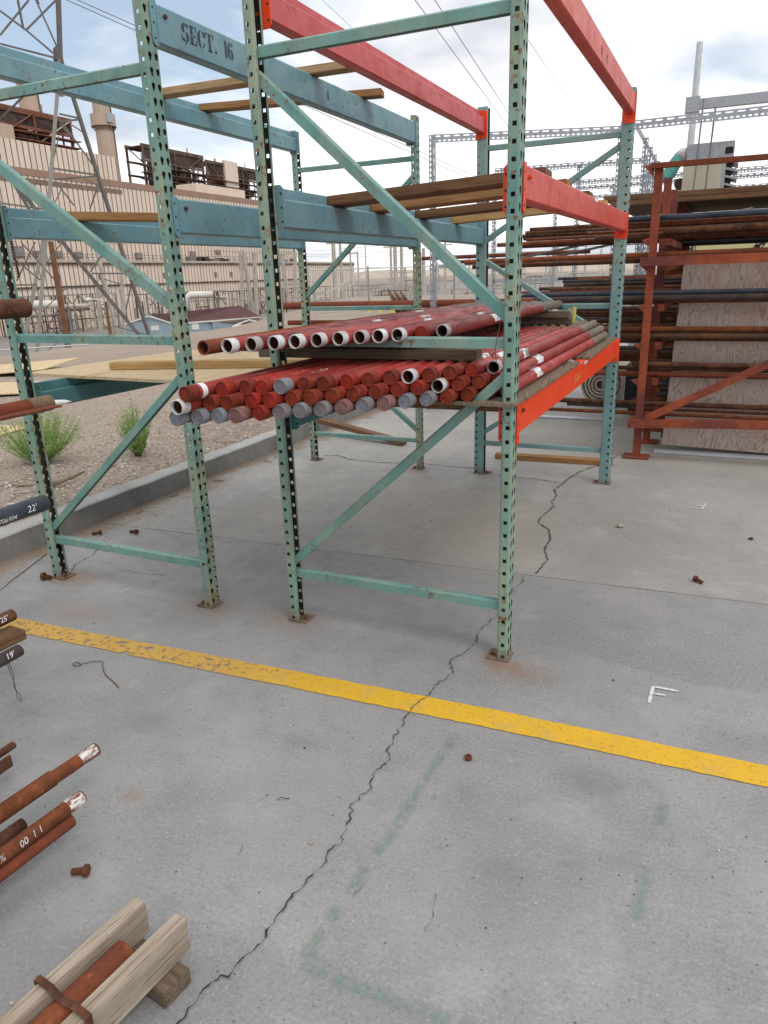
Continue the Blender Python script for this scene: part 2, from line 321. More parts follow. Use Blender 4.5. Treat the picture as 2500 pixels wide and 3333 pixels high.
def wornpaint(name, col, worn_left=True, lo=.40, hi=.48, alpha=1., scale=30, edge=None):
    m, t, b = newmat(name); v = coords(t, rnd=False, world=True)
    n = noise(t, v, scale, 7, .72); n0 = noise(t, v, 4, 4); sp = N(t, 'ShaderNodeSeparateXYZ'); L(t, v, sp.inputs[0])
    c = mix(t, ramp(t, n0, [(.35, 0), (.65, 1)]), tuple(x*.9 for x in col), col)
    c = mix(t, ramp(t, noise(t, v, 75, 5, .75), [(.56, 0), (.66, .75)]), c, tuple(x*.38 for x in col))
    c = mix(t, ramp(t, noise(t, v, 9, 5, .7), [(.52, 0), (.68, .35)]), c, (.34, .27, .16))
    a = n
    if worn_left:
        wl = ramp(t, mth(t, 'DIVIDE', mth(t, 'ADD', sp.outputs[0], 1.5), 3.2), [(.22, .0), (.38, -.0), (.40, 0), (.55, 1)])
        a = mth(t, 'ADD', n, mth(t, 'SUBTRACT', mth(t, 'MULTIPLY', wl, .11), .015))
        c = mix(t, wl, mix(t, .55, c, (.40, .25, .10)), c)
    al = mth(t, 'MULTIPLY', ramp(t, a, [(lo, 0), (hi, 1)]), alpha)
    if edge:
        an = N(t, 'ShaderNodeAttribute', attribute_name='cover'); al = mth(t, 'MULTIPLY', al, ramp(t, an.outputs['Fac'], [(0, 0), (1, 1)]))
    L(t, al, b.inputs['Alpha']); L(t, c, b.inputs['Base Color']); b.inputs['Roughness'].default_value = .75
    bump(t, b, n, .3, .002); return m
MT['yellow_line'] = wornpaint('yellow_floor_paint', (.66, .385, .018), True, .385, .445)
MT['green_spray'] = wornpaint('green_spray_paint', (.16, .295, .25), False, .38, .62, .55, 70, True)
MT['white_mark'] = wornpaint('white_floor_paint', (.66, .66, .66), False, .36, .42, .95, 55)
MT['faint_mark'] = wornpaint('faint_white_scrape', (.55, .54, .52), False, .40, .6, .7, 40, True)
MT['crack'] = plain('crack_dirt', (.030, .028, .026), .95, 0, .4, 20, 0)  # near-black dirt packed into the cracks
MT['joint'] = plain('joint_dirt', (.075, .068, .06), .95, 0, .5, 20, 0)
# background
def cladding(name, a, b_):
    m, t, b = newmat(name); v = coords(t, (1, 1, .25), rnd=False)
    n = noise(t, v, .35, 6, .65); s = noise(t, coords(t, (1, 1.6, .07), rnd=False), 1.2, 5)
    c = mix(t, ramp(t, n, [(.35, 0), (.65, 1)]), a, b_)
    c = mix(t, ramp(t, s, [(.56, 0), (.74, .5)]), c, tuple(x*.68 for x in a))
    L(t, c, b.inputs['Base Color']); b.inputs['Roughness'].default_value = .7; return m
MT['clad'] = cladding('beige_cladding', (.62, .51, .42), (.69, .585, .49))
MT['clad_b'] = cladding('brown_cladding', (.27, .165, .12), (.31, .20, .15))
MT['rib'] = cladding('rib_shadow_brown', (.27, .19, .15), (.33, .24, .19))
MT['louver'] = plain('louver_brown', (.20, .13, .10), .7, 0, .25, .8)
MT['stackc'] = cladding('chimney_concrete', (.40, .305, .225), (.46, .365, .28))
MT['steel_bg'] = rusty('plant_steel', (.105, .075, .06), (.16, .11, .085), .8)
MT['steel_red'] = rusty('red_plant_steel', (.22, .085, .055), (.17, .075, .055), .8)
MT['steel_gr'] = plain('grey_plant_steel', (.21, .205, .20), .7, 0, .4, .6)
MT['steel_lt'] = plain('pale_plant_steel', (.44, .385, .32), .7, 0, .2, .6)
MT['dark_bg'] = rusty('dark_panel', (.045, .034, .03), (.085, .055, .042), .7)
MT['tower'] = plain('weathered_galv_lattice', (.135, .125, .118), .6, .2, .3, 2)
MT['tower_l'] = plain('pale_galv_lattice', (.26, .25, .23), .6, .1, .2, 2)
MT['wood_pole'] = plain('brown_wood_pole', (.16, .075, .035), .9, 0, .3, 2)
MT['house_wall'] = plain('blue_grey_siding', (.24, .31, .36), .7, 0, .12, 1)
MT['house_roof'] = plain('maroon_roof', (.105, .048, .05), .85, 0, .2, .8)
MT['far_white'] = plain('far_white', (.62, .60, .56), .7, 0, .1, 1)
MT['far_pole'] = plain('far_pole_steel', (.42, .38, .335), .7, 0, .2, 1)
MT['wire_bg'] = plain('conductor', (.20, .20, .21), .6, .2, .1, 1, 0)
MT['insul'] = plain('insulator_brown', (.06, .04, .035), .3, 0, .2, 3, 0)
MT['fence'] = plain('galvanised_fence', (.50, .50, .50), .5, .2, .15, 3, 0)
MT['hill'] = plain('desert_hill', (.46, .39, .31), .95, 0, .2, .01, 0)
MT['cooler'] = plain('cream_cooler_panel', (.49, .47, .36), .5, 0, .1, 3)
MT['duct'] = plain('teal_flexible_duct', (.07, .31, .27), .55, 0, .35, 12)
MT['roll'] = plain('beige_felt', (.60, .51, .42), .95, 0, .12, 30)
MT['roll_in'] = plain('felt_gap', (.12, .085, .06), .95, 0, .2, 30)
MT['black'] = plain('shade_black', (.012, .012, .013), .7, 0, .3, 10)  # black that stands in for deep shade under and behind the rack
MT['yellowpanel'] = plain('pale_yellow_panel', (.56, .50, .26), .7, 0, .1, 2)
MT['tag'] = plain('caution_tag_yellow', (.62, .56, .14), .6, 0, .15, 40)
def leafmat(name, a, b_):
    m, t, b = newmat(name); n = noise(t, coords(t), 14, 3)
    L(t, mix(t, ramp(t, n, [(.35, 0), (.65, 1)]), a, b_), b.inputs['Base Color']); b.inputs['Roughness'].default_value = .6
    b.inputs['Transmission Weight'].default_value = 0
    tr = N(t, 'ShaderNodeBsdfTranslucent'); tr.inputs[0].default_value = (*b_, 1); ms = N(t, 'ShaderNodeMixShader'); ms.inputs[0].default_value = .3
    L(t, b.outputs[0], ms.inputs[1]); L(t, tr.outputs[0], ms.inputs[2]); L(t, ms.outputs[0], t.nodes['Material Output'].inputs[0]); return m
MT['leaf'] = leafmat('kochia_leaf', (.16, .31, .06), (.26, .43, .10))
MT['leaf2'] = leafmat('kochia_leaf_pale', (.27, .38, .11), (.38, .48, .19))
MT['stem'] = plain('weed_stem', (.16, .20, .07), .8)
MT['twig'] = plain('grey_dead_wood', (.26, .20, .15), .9, 0, .4, 15)

# ---------------------------------------------------------------- mesh helpers
ORG = {}
class MB:
    def __init__(s): s.v = []; s.f = []; s.m = []; s.sm = []
    def add(s, vs, fs, mi=0, smooth=False):
        o = len(s.v); s.v += [tuple(v) for v in vs]
        for f in fs: s.f.append(tuple(i+o for i in f)); s.m.append(mi); s.sm.append(smooth)
        return s
    def box(s, lo, hi, mi=0, bev=0):
        x0, y0, z0 = lo; x1, y1, z1 = hi
        if not bev:
            return s.add([(x0,y0,z0),(x1,y0,z0),(x1,y1,z0),(x0,y1,z0),(x0,y0,z1),(x1,y0,z1),(x1,y1,z1),(x0,y1,z1)],
                [(0,3,2,1),(4,5,6,7),(0,1,5,4),(1,2,6,5),(2,3,7,6),(3,0,4,7)], mi)
        bm = bmesh.new(); bmesh.ops.create_cube(bm, size=1)
        for v in bm.verts: v.co = Vector((x0 if v.co.x < 0 else x1, y0 if v.co.y < 0 else y1, z0 if v.co.z < 0 else z1))
        bmesh.ops.bevel(bm, geom=list(bm.edges), offset=bev, segments=2, affect='EDGES')
        bm.verts.index_update(); s.add([v.co[:] for v in bm.verts], [[v.index for v in f.verts] for f in bm.faces], mi); bm.free(); return s
    def bar(s, p0, p1, w, h, upv=(0, 0, 1), mi=0):
        """rectangular strut from p0 to p1; w across, h along up"""
        p0 = Vector(p0); p1 = Vector(p1); d = (p1-p0).normalized(); u = Vector(upv)
        if abs(d.dot(u)) > .98: u = Vector((0, 1, 0)) if abs(d.y) < .9 else Vector((1, 0, 0))
        r = d.cross(u).normalized(); u = r.cross(d).normalized()
        vs = [p+r*a*w/2+u*b*h/2 for p in (p0, p1) for a, b in ((-1,-1),(1,-1),(1,1),(-1,1))]
        return s.add(vs, [(0,1,2,3),(7,6,5,4),(0,4,5,1),(1,5,6,2),(2,6,7,3),(3,7,4,0)], mi)
    def tube(s, p0, p1, r0, r1=None, n=16, mi=0, cap0=True, cap1=True, smooth=True):
        r1 = r0 if r1 is None else r1
        p0 = Vector(p0); p1 = Vector(p1); d = (p1-p0).normalized(); a = d.orthogonal().normalized(); b = d.cross(a)
        vs = []
        for p, r in ((p0, r0), (p1, r1)):
            for i in range(n):
                t = 2*math.pi*i/n; vs.append(p+a*math.cos(t)*r+b*math.sin(t)*r)
        s.add(vs, [(i, (i+1) % n, n+(i+1) % n, n+i) for i in range(n)], mi, smooth)
        if cap0: s.add(vs[:n], [tuple(range(n-1, -1, -1))], mi)
        if cap1: s.add(vs[n:], [tuple(range(n))], mi)
        return s
    def lathe(s, p0, d, prof, n=20, mi=0, split=38):
        """prof: list of (distance along d, radius); corners sharper than split degrees stay crisp"""
        p0 = Vector(p0); d = Vector(d).normalized(); a = d.orthogonal().normalized(); b = d.cross(a)
        runs = [[prof[0]]]
        for i in range(1, len(prof)):
            runs[-1].append(prof[i])
            if i < len(prof)-1:
                u = Vector((prof[i][0]-prof[i-1][0], prof[i][1]-prof[i-1][1])); v = Vector((prof[i+1][0]-prof[i][0], prof[i+1][1]-prof[i][1]))
                if u.length > 1e-9 and v.length > 1e-9 and math.degrees(u.angle(v)) > split: runs.append([prof[i]])
        for run in runs:
            vs = []
            for z, r in run:
                for i in range(n):
                    t = 2*math.pi*i/n; vs.append(p0+d*z+a*math.cos(t)*r+b*math.sin(t)*r)
            s.add(vs, [(k*n+i, k*n+(i+1) % n, (k+1)*n+(i+1) % n, (k+1)*n+i) for k in range(len(run)-1) for i in range(n)], mi, True)
        return s
    def path(s, pts, r, n=8, mi=0):
        pts = [Vector(p) for p in pts]; vs = []; prev = None
        for i, p in enumerate(pts):
            d = (pts[min(i+1, len(pts)-1)]-pts[max(i-1, 0)]).normalized()
            a = prev - d*prev.dot(d) if prev is not None else d.orthogonal()
            a.normalize(); prev = a; b = d.cross(a)
            rr = r[i] if isinstance(r, (list, tuple)) else r
            for k in range(n):
                t = 2*math.pi*k/n; vs.append(p+a*math.cos(t)*rr+b*math.sin(t)*rr)
        fs = [(k*n+i, k*n+(i+1) % n, (k+1)*n+(i+1) % n, (k+1)*n+i) for k in range(len(pts)-1) for i in range(n)]
        fs += [tuple(range(n-1, -1, -1)), tuple((len(pts)-1)*n+i for i in range(n))]
        return s.add(vs, fs, mi, True)
    def prism(s, poly, axis, a0, a1, mi=0):
        """poly in the plane normal to axis ('x','y','z'), extruded a0..a1"""
        def P(q, a): return {'x': (a, q[0], q[1]), 'y': (q[0], a, q[1]), 'z': (q[0], q[1], a)}[axis]
        n = len(poly); vs = [P(q, a0) for q in poly]+[P(q, a1) for q in poly]
        return s.add(vs, [tuple(range(n)), tuple(range(2*n-1, n-1, -1))]+[(i, i+n, (i+1) % n+n, (i+1) % n) for i in range(n)], mi)
    def mesh(s, name, mats, off=(0, 0, 0)):
        me = bpy.data.meshes.new(name); o = Vector(off)
        me.from_pydata([Vector(v)-o for v in s.v], [], s.f)
        for m in mats: me.materials.append(m)
        me.polygons.foreach_set('material_index', s.m); me.polygons.foreach_set('use_smooth', s.sm)
        bm = bmesh.new(); bm.from_mesh(me); bmesh.ops.recalc_face_normals(bm, faces=bm.faces); bm.to_mesh(me); bm.free()
        me.update(); return me
    def build(s, name, mat, parent=None, org=None):
        mats = [MT[k] for k in ([mat] if isinstance(mat, str) else mat)]
        if org is None:
            if parent is not None: org = ORG[parent.name]
            else:
                xs = [v[0] for v in s.v]; ys = [v[1] for v in s.v]; zs = [v[2] for v in s.v]
                org = ((min(xs)+max(xs))/2, (min(ys)+max(ys))/2, min(zs))
        o = bpy.data.objects.new(name, s.mesh(name, mats, org)); C.objects.link(o)
        if parent is not None:
            o.parent = parent; o.location = Vector(org)-Vector(ORG[parent.name])
        else: o.location = org
        ORG[o.name] = tuple(org); return o
def tag(o, label=None, cat=None, group=None, kind=None):
    if label: o['label'] = label
    if cat: o['category'] = cat
    if group: o['group'] = group
    if kind: o['kind'] = kind
    return o
def thing(name, loc, label, cat, group=None):
    o = bpy.data.objects.new(name, None); C.objects.link(o); o.location = loc; o.empty_display_size = .1
    ORG[o.name] = tuple(loc); return tag(o, label, cat, group)
def lumber(name, p0, p1, w, t, mat, label=None, cat='lumber', group=None, parent=None, upv=(0, 0, 1), jag=.0):
    """board with its length on local X; p0,p1 are the centre line ends, w across, t along up"""
    p0 = Vector(p0); p1 = Vector(p1); d = (p1-p0); ln = d.length; d.normalize()
    u = Vector(upv); y = u.cross(d).normalized(); z = d.cross(y)
    mb = MB(); mb.box((-ln/2, -w/2, -t/2), (ln/2, w/2, t/2), 0, min(.003, t*.2))
    o = bpy.data.objects.new(name, mb.mesh(name, [MT[mat]])); C.objects.link(o)
    mw = Matrix((d, y, z)).transposed().to_4x4(); mw.translation = (p0+p1)/2
    if parent is not None:
        o.parent = parent; o.matrix_local = Matrix.Translation(-Vector(ORG[parent.name])) @ mw
    else: o.matrix_world = mw
    ORG[o.name] = tuple((p0+p1)/2)
    return tag(o, label, cat if parent is None else None, group)
def sheet(name, pts, z, mat, label, cat, th=0):
    """flat mark on the ground following an outline"""
    mb = MB(); mb.add([(x, y, z) for x, y in pts], [tuple(range(len(pts)))]); return tag(mb.build(name, mat), label, cat)
ORD = 'first second third fourth fifth sixth seventh eighth ninth tenth eleventh twelfth thirteenth fourteenth fifteenth sixteenth seventeenth eighteenth nineteenth twentieth'.split()+['twenty-'+q for q in 'first second third fourth fifth sixth seventh eighth ninth'.split()]+['thirtieth']+['thirty-'+q for q in 'first second third fourth fifth sixth seventh eighth ninth'.split()]+['fortieth']+['forty-'+q for q in 'first second third fourth fifth sixth seventh eighth ninth'.split()]

# ================================================================ SETTING
def sstep(a, b, x):
    t = max(0, min(1, (x-a)/(b-a))); return t*t*(3-2*t)
from mathutils import noise as mn
def ground_h(x, y):
    if x > -2.16: z = -.075
    else:
        z = .085+.03*mn.noise(Vector((x*.5, y*.5, 0)))+.012*mn.noise(Vector((x*2.1, y*2.1, 3)))+.006*mn.noise(Vector((x*7, y*7, 9)))
        z += .03*sstep(-2.3, -3.4, x)
    xc = -12-max(0, y-17)*.38
    d = max(xc-x, y-46, 0)
    z -= 5.6*sstep(0, 13, d)
    r = math.hypot(x, y)
    if r > 400: z += 6*sstep(400, 2600, r)*(.5+mn.noise(Vector((x*.0012, y*.0012, 5))))
    return z
def axis(parts):
    out = []
    for a, b, n in parts:
        out += [a+(b-a)*i/n for i in range(n)]
    return out+[parts[-1][1]]
xs = axis([(-3500, -400, 10), (-400, -60, 12), (-60, -12.5, 30), (-12.5, -2.3, 95), (-2.3, -2.1, 3), (-2.1, 30, 14), (30, 300, 8), (300, 3500, 8)])
ys = axis([(-300, -6, 8), (-6, -.5, 24), (-.5, 14, 120), (14, 48, 50), (48, 70, 12), (70, 400, 20), (400, 4000, 14)])
mb = MB(); vs = [(x, y, ground_h(x, y)) for y in ys for x in xs]; nx = len(xs)
mb.add(vs, [(j*nx+i, j*nx+i+1, (j+1)*nx+i+1, (j+1)*nx+i) for j in range(len(ys)-1) for i in range(nx-1)], 0, True)
tag(mb.build('ground', 'dirt', org=(0, 0, 0)), 'dry gravelly dirt yard falling away to the plant', kind='structure')

# concrete slab, two pours with an open joint between them
slab = bpy.data.objects.new('concrete_slab', None); C.objects.link(slab); ORG[slab.name] = (0, 0, 0); tag(slab, 'grey concrete yard slab', kind='structure')
jy = lambda x: .836+.0434*x
def jag(p0, p1, n, amp, seed):
    rnd = random.Random(seed); out = []
    for i in range(n+1):
        t = i/n; x = p0+(p1-p0)*t; out.append((x, rnd.uniform(-amp, amp)))
    return out
jx = jag(-2.08, 12, 160, .0022, 3)
near_edge = [(x, jy(x)-.0035+e) for x, e in jx]; far_edge = [(x, jy(x)+.0035+e2) for (x, e), e2 in zip(jx, [q[1] for q in jag(0, 1, 160, .0022, 4)])]
for nm, poly in (('panel', near_edge+[(12, -9), (-2.08, -9)]), ('panel', [(-2.08, 13), (12, 13)]+far_edge[::-1])):
    mb = MB(); mb.prism(poly, 'z', -.1, 0); mb.build(nm, 'concrete', slab)
mb = MB(); mb.prism([(-2.08, jy(-2.08)-.02), (12, jy(12)-.02), (12, jy(12)+.02), (-2.08, jy(-2.08)+.02)], 'z', -.06, -.012); mb.build('joint_filler', 'joint', slab)

# kerb
mb = MB(); prof = [(-2.255, -.1), (-2.255, .118), (-2.246, .127), (-2.105, .132), (-2.092, .124), (-2.072, -.1)]
yk = [-6+.13*i for i in range(150)]
rnd = random.Random(5); vs = []
for y in yk:
    j = rnd.uniform(-.0025, .0025); k = rnd.uniform(-.0025, .0025)
    for i, (x, z) in enumerate(prof): vs.append((x+(j if i in (3, 4) else 0), y, z+(k if i in (2, 3, 4) else 0)))
n = len(prof); mb.add(vs, [(a*n+i, a*n+i+1, (a+1)*n+i+1, (a+1)*n+i) for a in range(len(yk)-1) for i in range(n-1)])
tag(mb.build('kerb', 'kerb', org=(0, 0, 0)), 'low concrete kerb between slab and dirt', kind='structure')

# cracks: thin ragged ribbons of dirt-filled gap
def ribbon(name, pts, w, z, mat, label, seed=1, sub=5, amp=.006, parent=None):
    rnd = random.Random(seed); P = []
    for (x0, y0), (x1, y1) in zip(pts, pts[1:]):
        ln = math.hypot(x1-x0, y1-y0); s = max(2, min(22, int(ln/.011)))
        for i in range(s):
            t = i/s; a = amp if i else amp*.3
            P.append((x0+(x1-x0)*t+rnd.gauss(0, a*.5), y0+(y1-y0)*t+rnd.gauss(0, a*.5)))
    P.append(pts[-1]); vs = []
    for i, p in enumerate(P):
        q0 = P[max(0, i-1)]; q1 = P[min(len(P)-1, i+1)]; dx, dy = q1[0]-q0[0], q1[1]-q0[1]; l = math.hypot(dx, dy) or 1
        ww = w*rnd.choice((.25, .5, .8, 1, 1.3, 1.9))*rnd.uniform(.8, 1.2)*.5*(1 if 0 < i < len(P)-1 else .1)
        vs += [(p[0]-dy/l*ww, p[1]+dx/l*ww, z), (p[0]+dy/l*ww, p[1]-dx/l*ww, z)]
    mb = MB(); mb.add(vs, [(2*i, 2*i+1, 2*i+3, 2*i+2) for i in range(len(P)-1)])
    return tag(mb.build(name, mat, parent), label)
CR = [(0.864, 3.557), (0.8, 3.511), (0.712, 3.157), (0.61, 2.96), (0.558, 2.702), (0.541, 2.531), (0.521, 2.388), (0.564, 2.254), (0.563, 2.095), (0.598, 2.022), (0.568, 1.789), (0.572, 1.671), (0.663, 1.562), (0.706, 1.405), (0.707, 1.245), (0.755, 1.101), (0.748, 0.99), (0.743, 0.880)]
CR2 = [(0.686, 0.86), (0.707, 0.778), (0.692, 0.622), (0.684, 0.521), (0.691, 0.365), (0.663, 0.246), (0.661, 0.157), (0.682, 0.103), (0.655, -0.011), (0.628, -0.085), (0.665, -0.157), (0.658, -0.218), (0.634, -0.271), (0.638, -0.341), (0.612, -0.421), (0.617, -0.452), (0.609, -0.514), (0.621, -0.555), (0.621, -0.625), (0.631, -0.696), (0.653, -0.73), (0.638, -0.786), (0.643, -0.838), (0.658, -0.87), (0.634, -0.951), (0.652, -1.002), (0.662, -1.046), (0.676, -1.106), (0.659, -1.137), (0.668, -1.186), (0.653, -1.242), (0.651, -1.285), (0.643, -1.359), (0.651, -1.445), (0.641, -1.472), (0.63, -1.502), (0.631, -1.528), (0.601, -1.568), (0.598, -1.603), (0.599, -1.63), (0.596, -1.664), (.585, -1.75)]
ribbon('crack', CR, .0065, .0035, 'crack', None, 1, parent=slab)
ribbon('crack', CR2, .0031, .0055, 'crack', None, 2, amp=.0075, parent=slab)
ribbon('crack', [(-1.556, 2.806), (-1.424, 2.833), (-1.271, 2.744), (-1.012, 2.708), (-0.603, 2.793), (-0.388, 2.769), (-0.193, 2.784), (-0.099, 2.772), (0.01, 2.653), (0.235, 2.626), (0.37, 2.619), (0.519, 2.577)], .007, .0035, 'crack', None, 3, parent=slab)
ribbon('crack', [(-1.56, .03), (-1.644, 0.161), (-1.651, 0.277), (-1.701, 0.369)], .004, .0035, 'crack', None, 4, parent=slab)
ribbon('crack', [(-1.357, 0.167), (-1.279, 0.183), (-1.211, 0.173), (-1.059, 0.205)], .003, .0035, 'crack', None, 5, parent=slab)
ribbon('crack', [(0.795, -1.193), (0.79, -1.22), (0.789, -1.253)], .001, .0035, 'crack', None, 6, parent=slab)
ribbon('crack', [(0.966, -1.153), (.985, -1.21), (0.987, -1.27)], .0009, .0035, 'crack', None, 8, parent=slab)
ribbon('crack', [(.42, -1.2), (.44, -1.235), (.445, -1.26)], .001, .0035, 'crack', None, 9, parent=slab)

# floor paint
up_e = [(-2.0, -.468), (-1.382, -.445), (-.968, -.430), (-.135, -.386), (.9, -.340), (1.736, -.318), (4, -.26)]
lo_e = [(4, -.365), (1.732, -.423), (1.0, -.443), (-.061, -.491), (-1.153, -.543), (-2.0, -.575)]
def rag(pts, amp, seed):
    rnd = random.Random(seed); out = []
    for (x0, y0), (x1, y1) in zip(pts, pts[1:]):
        s = max(1, int(abs(x1-x0)/.03))
        for i in range(s): out.append((x0+(x1-x0)*i/s, y0+(y1-y0)*i/s+rnd.uniform(-amp, amp)))
    return out+[pts[-1]]
U = rag(up_e, .0022, 1); Lo = rag(lo_e, .0022, 2)[::-1]
m_ = min(len(U), len(Lo)); mb = MB()
def resamp(p, k): return [p[min(len(p)-1, round(i*(len(p)-1)/(k-1)))] for i in range(k)]
U = resamp(U, 160); Lo = resamp(Lo, 160)
mb.add([(x, y, .003) for x, y in U]+[(x, y, .003) for x, y in Lo], [(i, i+160, i+161, i+1) for i in range(159)])
tag(mb.build('painted_line', 'yellow_line'), 'long yellow line painted across the concrete in front of the racks', 'floor marking')
def strokes(name, segs, w, z, mat, label):
    """paint strokes; a point attribute fades the spray towards its edges"""
    mb = MB(); rnd = random.Random(len(label)); soft = mat in ('green_spray', 'faint_mark'); al = []
    for (x0, y0), (x1, y1) in segs:
        dx, dy = x1-x0, y1-y0; l = math.hypot(dx, dy); s = max(2, int(l/.012)); vs = []
        for i in range(s+1):
            t = i/s; ww = w*(.95 if soft else .5)*rnd.uniform(.85, 1.15)*(1 if 0 < i < s else .7); x = x0+dx*t; y = y0+dy*t
            for k, f in ((-1, 0), (0, 1), (1, 0)):
                vs.append((x-dy/l*ww*k, y+dx/l*ww*k, z)); al.append(f if soft else 1.0)
            if soft and i in (0, s): al[-2] = .35
        mb.add(vs, [(3*i+k, 3*i+1+k, 3*i+4+k, 3*i+3+k) for i in range(s) for k in (0, 1)])
    o = mb.build(name, mat); at = o.data.attributes.new('cover', 'FLOAT', 'POINT'); at.data.foreach_set('value', al)
    return tag(o, label, 'floor marking')
strokes('painted_letter', [((1.373, -.099), (1.377, .016)), ((1.38, .015), (1.462, .016)), ((1.385, -.032), (1.426, -.029))], .012, .004, 'white_mark', 'white letter F painted on the concrete just past the yellow line')
strokes('painted_letter', [((1.472, 2.259), (1.495, 2.385)), ((1.395, 2.264), (1.472, 2.259)), ((1.44, 2.322), (1.484, 2.322))], .012, .004, 'white_mark', 'small faded white letter mark on the far concrete near the rust red rack')
strokes('scrape_mark', [((-1.129, -.022), (-1.059, -.028)), ((-1.059, -.028), (-.975, -.038)), ((-.975, -.038), (-.913, -.024))], .012, .003, 'faint_mark', 'faint white scrape on the concrete between the legs of the left rack')
strokes('scrape_mark', [((1.36, 3.02), (1.50, 3.09))], .014, .003, 'faint_mark', 'faint white scrape on the concrete in front of the plywood sheet')
gs = .055
strokes('spray_mark', [((.799, -.543), (.805, -.62)), ((.80, -.62), (.79, -.78)), ((.788, -.786), (.791, -.993)), ((.791, -.993), (.778, -1.10)), ((.775, -1.14), (.772, -1.24)), ((.768, -1.28), (.765, -1.33)), ((.764, -1.35), (.76, -1.445))], .026, .003, 'green_spray', 'long green spray painted line on the concrete below the yellow line')
strokes('spray_mark', [((.76, -1.445), (.83, -1.452)), ((.84, -1.455), (1.117, -1.443)), ((1.12, -1.443), (1.5, -1.43))], .026, .0034, 'green_spray', 'green spray painted line along the bottom edge of the concrete')
strokes('spray_mark', [((1.458, -.60), (1.455, -.70))], .024, .003, 'green_spray', 'short faint green spray mark at the right, nearer the yellow line')
strokes('spray_mark', [((1.437, -.86), (1.43, -1.045))], .026, .003, 'green_spray', 'short faint green spray mark at the right, farther from the yellow line')

# loose grit and pebbles on the slab
mb = MB(); rnd = random.Random(11)
def stone(mb, x, y, z, r, rnd, mi=0, flat=.6):
    vs = []
    for d in ((1,0,0),(0,1,0),(-1,0,0),(0,-1,0),(0,0,1),(0,0,-1)):
        k = r*rnd.uniform(.7, 1.25); vs.append((x+d[0]*k, y+d[1]*k, z+d[2]*k*flat))
    mb.add(vs, [(0,1,4),(1,2,4),(2,3,4),(3,0,4),(1,0,5),(2,1,5),(3,2,5),(0,3,5)], mi)
for _ in range(2600):
    x = rnd.uniform(-2.0, 3.2); y = -2.0+7*rnd.random()**1.3; r = min(.0055, .0008+rnd.expovariate(1/.0009)); stone(mb, x, y, r*.4+.001, r, rnd, rnd.choice([0, 0, 1, 2, 2]))
for _ in range(900):
    x = -2.06+abs(rnd.gauss(0, .13)); y = rnd.uniform(-.6, 6); r = rnd.uniform(.002, .007); stone(mb, x, y, r*.4, r, rnd, 3)
tag(mb.build('grit', ['gravel_l', 'gravel', 'crack', 'gravel'], org=(0, 0, 0)), 'loose grit scattered over the concrete', 'grit', kind='stuff')
# gravel on the dirt
mb = MB()
for _ in range(17000):
    x = -2.27-abs(rnd.gauss(0, 1))*(1.1 if rnd.random() < .5 else 3.5); y = -1+rnd.random()**1.2*13
    if x < -12: continue
    r = rnd.uniform(.005, .015)*(1.25 if x > -3.2 else 1.0); stone(mb, x, y, ground_h(x, y)+r*.2, r, rnd, rnd.choice([0, 0, 0, 1]))
tag(mb.build('gravel', ['gravel', 'gravel_l'], org=(0, 0, 0)), 'small gravel strewn over the dirt behind the kerb', 'gravel', kind='stuff')
mb = MB(); stone(mb, 1.042, 1.746, .012, .027, rnd, 0, .7); o = mb.build('stone', 'gravel'); tag(o, 'grey rounded pebble on the concrete right of the crack', 'stone')
mb = MB(); stone(mb, 1.741, 1.777, .008, .016, rnd); tag(mb.build('stone', 'crack'), 'dark stone chip on the concrete near the right edge', 'stone')
mb = MB(); stone(mb, .60, -1.13, .004, .008, rnd); tag(mb.build('stone', 'gravel'), 'small crumb of stone beside the crack near the camera', 'stone')

# ================================================================ PALLET RACKS
MOD = .0508
def ringpanel(mb, org, ax, az, w, h, hole, mi=0):
    """rectangle w x h at org (lower corner) with a polygon hole (16 pts, ordered ccw from +x) in panel coords"""
    org = Vector(org); ax = Vector(ax); az = Vector(az)
    cx = sum(p[0] for p in hole)/len(hole); cy = sum(p[1] for p in hole)/len(hole)
    outer = []
    for i in range(16):
        s, k = divmod(i-2 if i >= 2 else i+14, 4)
        # start at the middle of the right side going up
    outer = [(w, h*.5), (w, h*.75), (w, h), (w*.75, h), (w*.5, h), (w*.25, h), (0, h), (0, h*.75), (0, h*.5), (0, h*.25), (0, 0), (w*.25, 0), (w*.5, 0), (w*.75, 0), (w, 0), (w, h*.25)]
    vs = [org+ax*x+az*y for x, y in outer]+[org+ax*x+az*y for x, y in hole]
    mb.add(vs, [(i, (i+1) % 16, 16+(i+1) % 16, 16+i) for i in range(16)], mi)
def sqhole(cx, cy, s):
    k = s/2; q = [(k, 0), (k, k*.55), (k, k), (k*.55, k), (0, k), (-k*.55, k), (-k, k), (-k, k*.55), (-k, 0), (-k, -k*.55), (-k, -k), (-k*.55, -k), (0, -k), (k*.55, -k), (k, -k), (k, -k*.55)]
    return [(cx+a, cy+b) for a, b in q]
def tear(cx, cy, r, h):
    out = []
    for i in range(16):
        t = 2*math.pi*i/16; x = r*math.cos(t); y = r*math.sin(t)
        if y < 0: x *= 1-.45*min(1, -y/r*1.1); y *= (h-r)/r
        out.append((cx+x, cy+y))
    return out
POSTM = {}
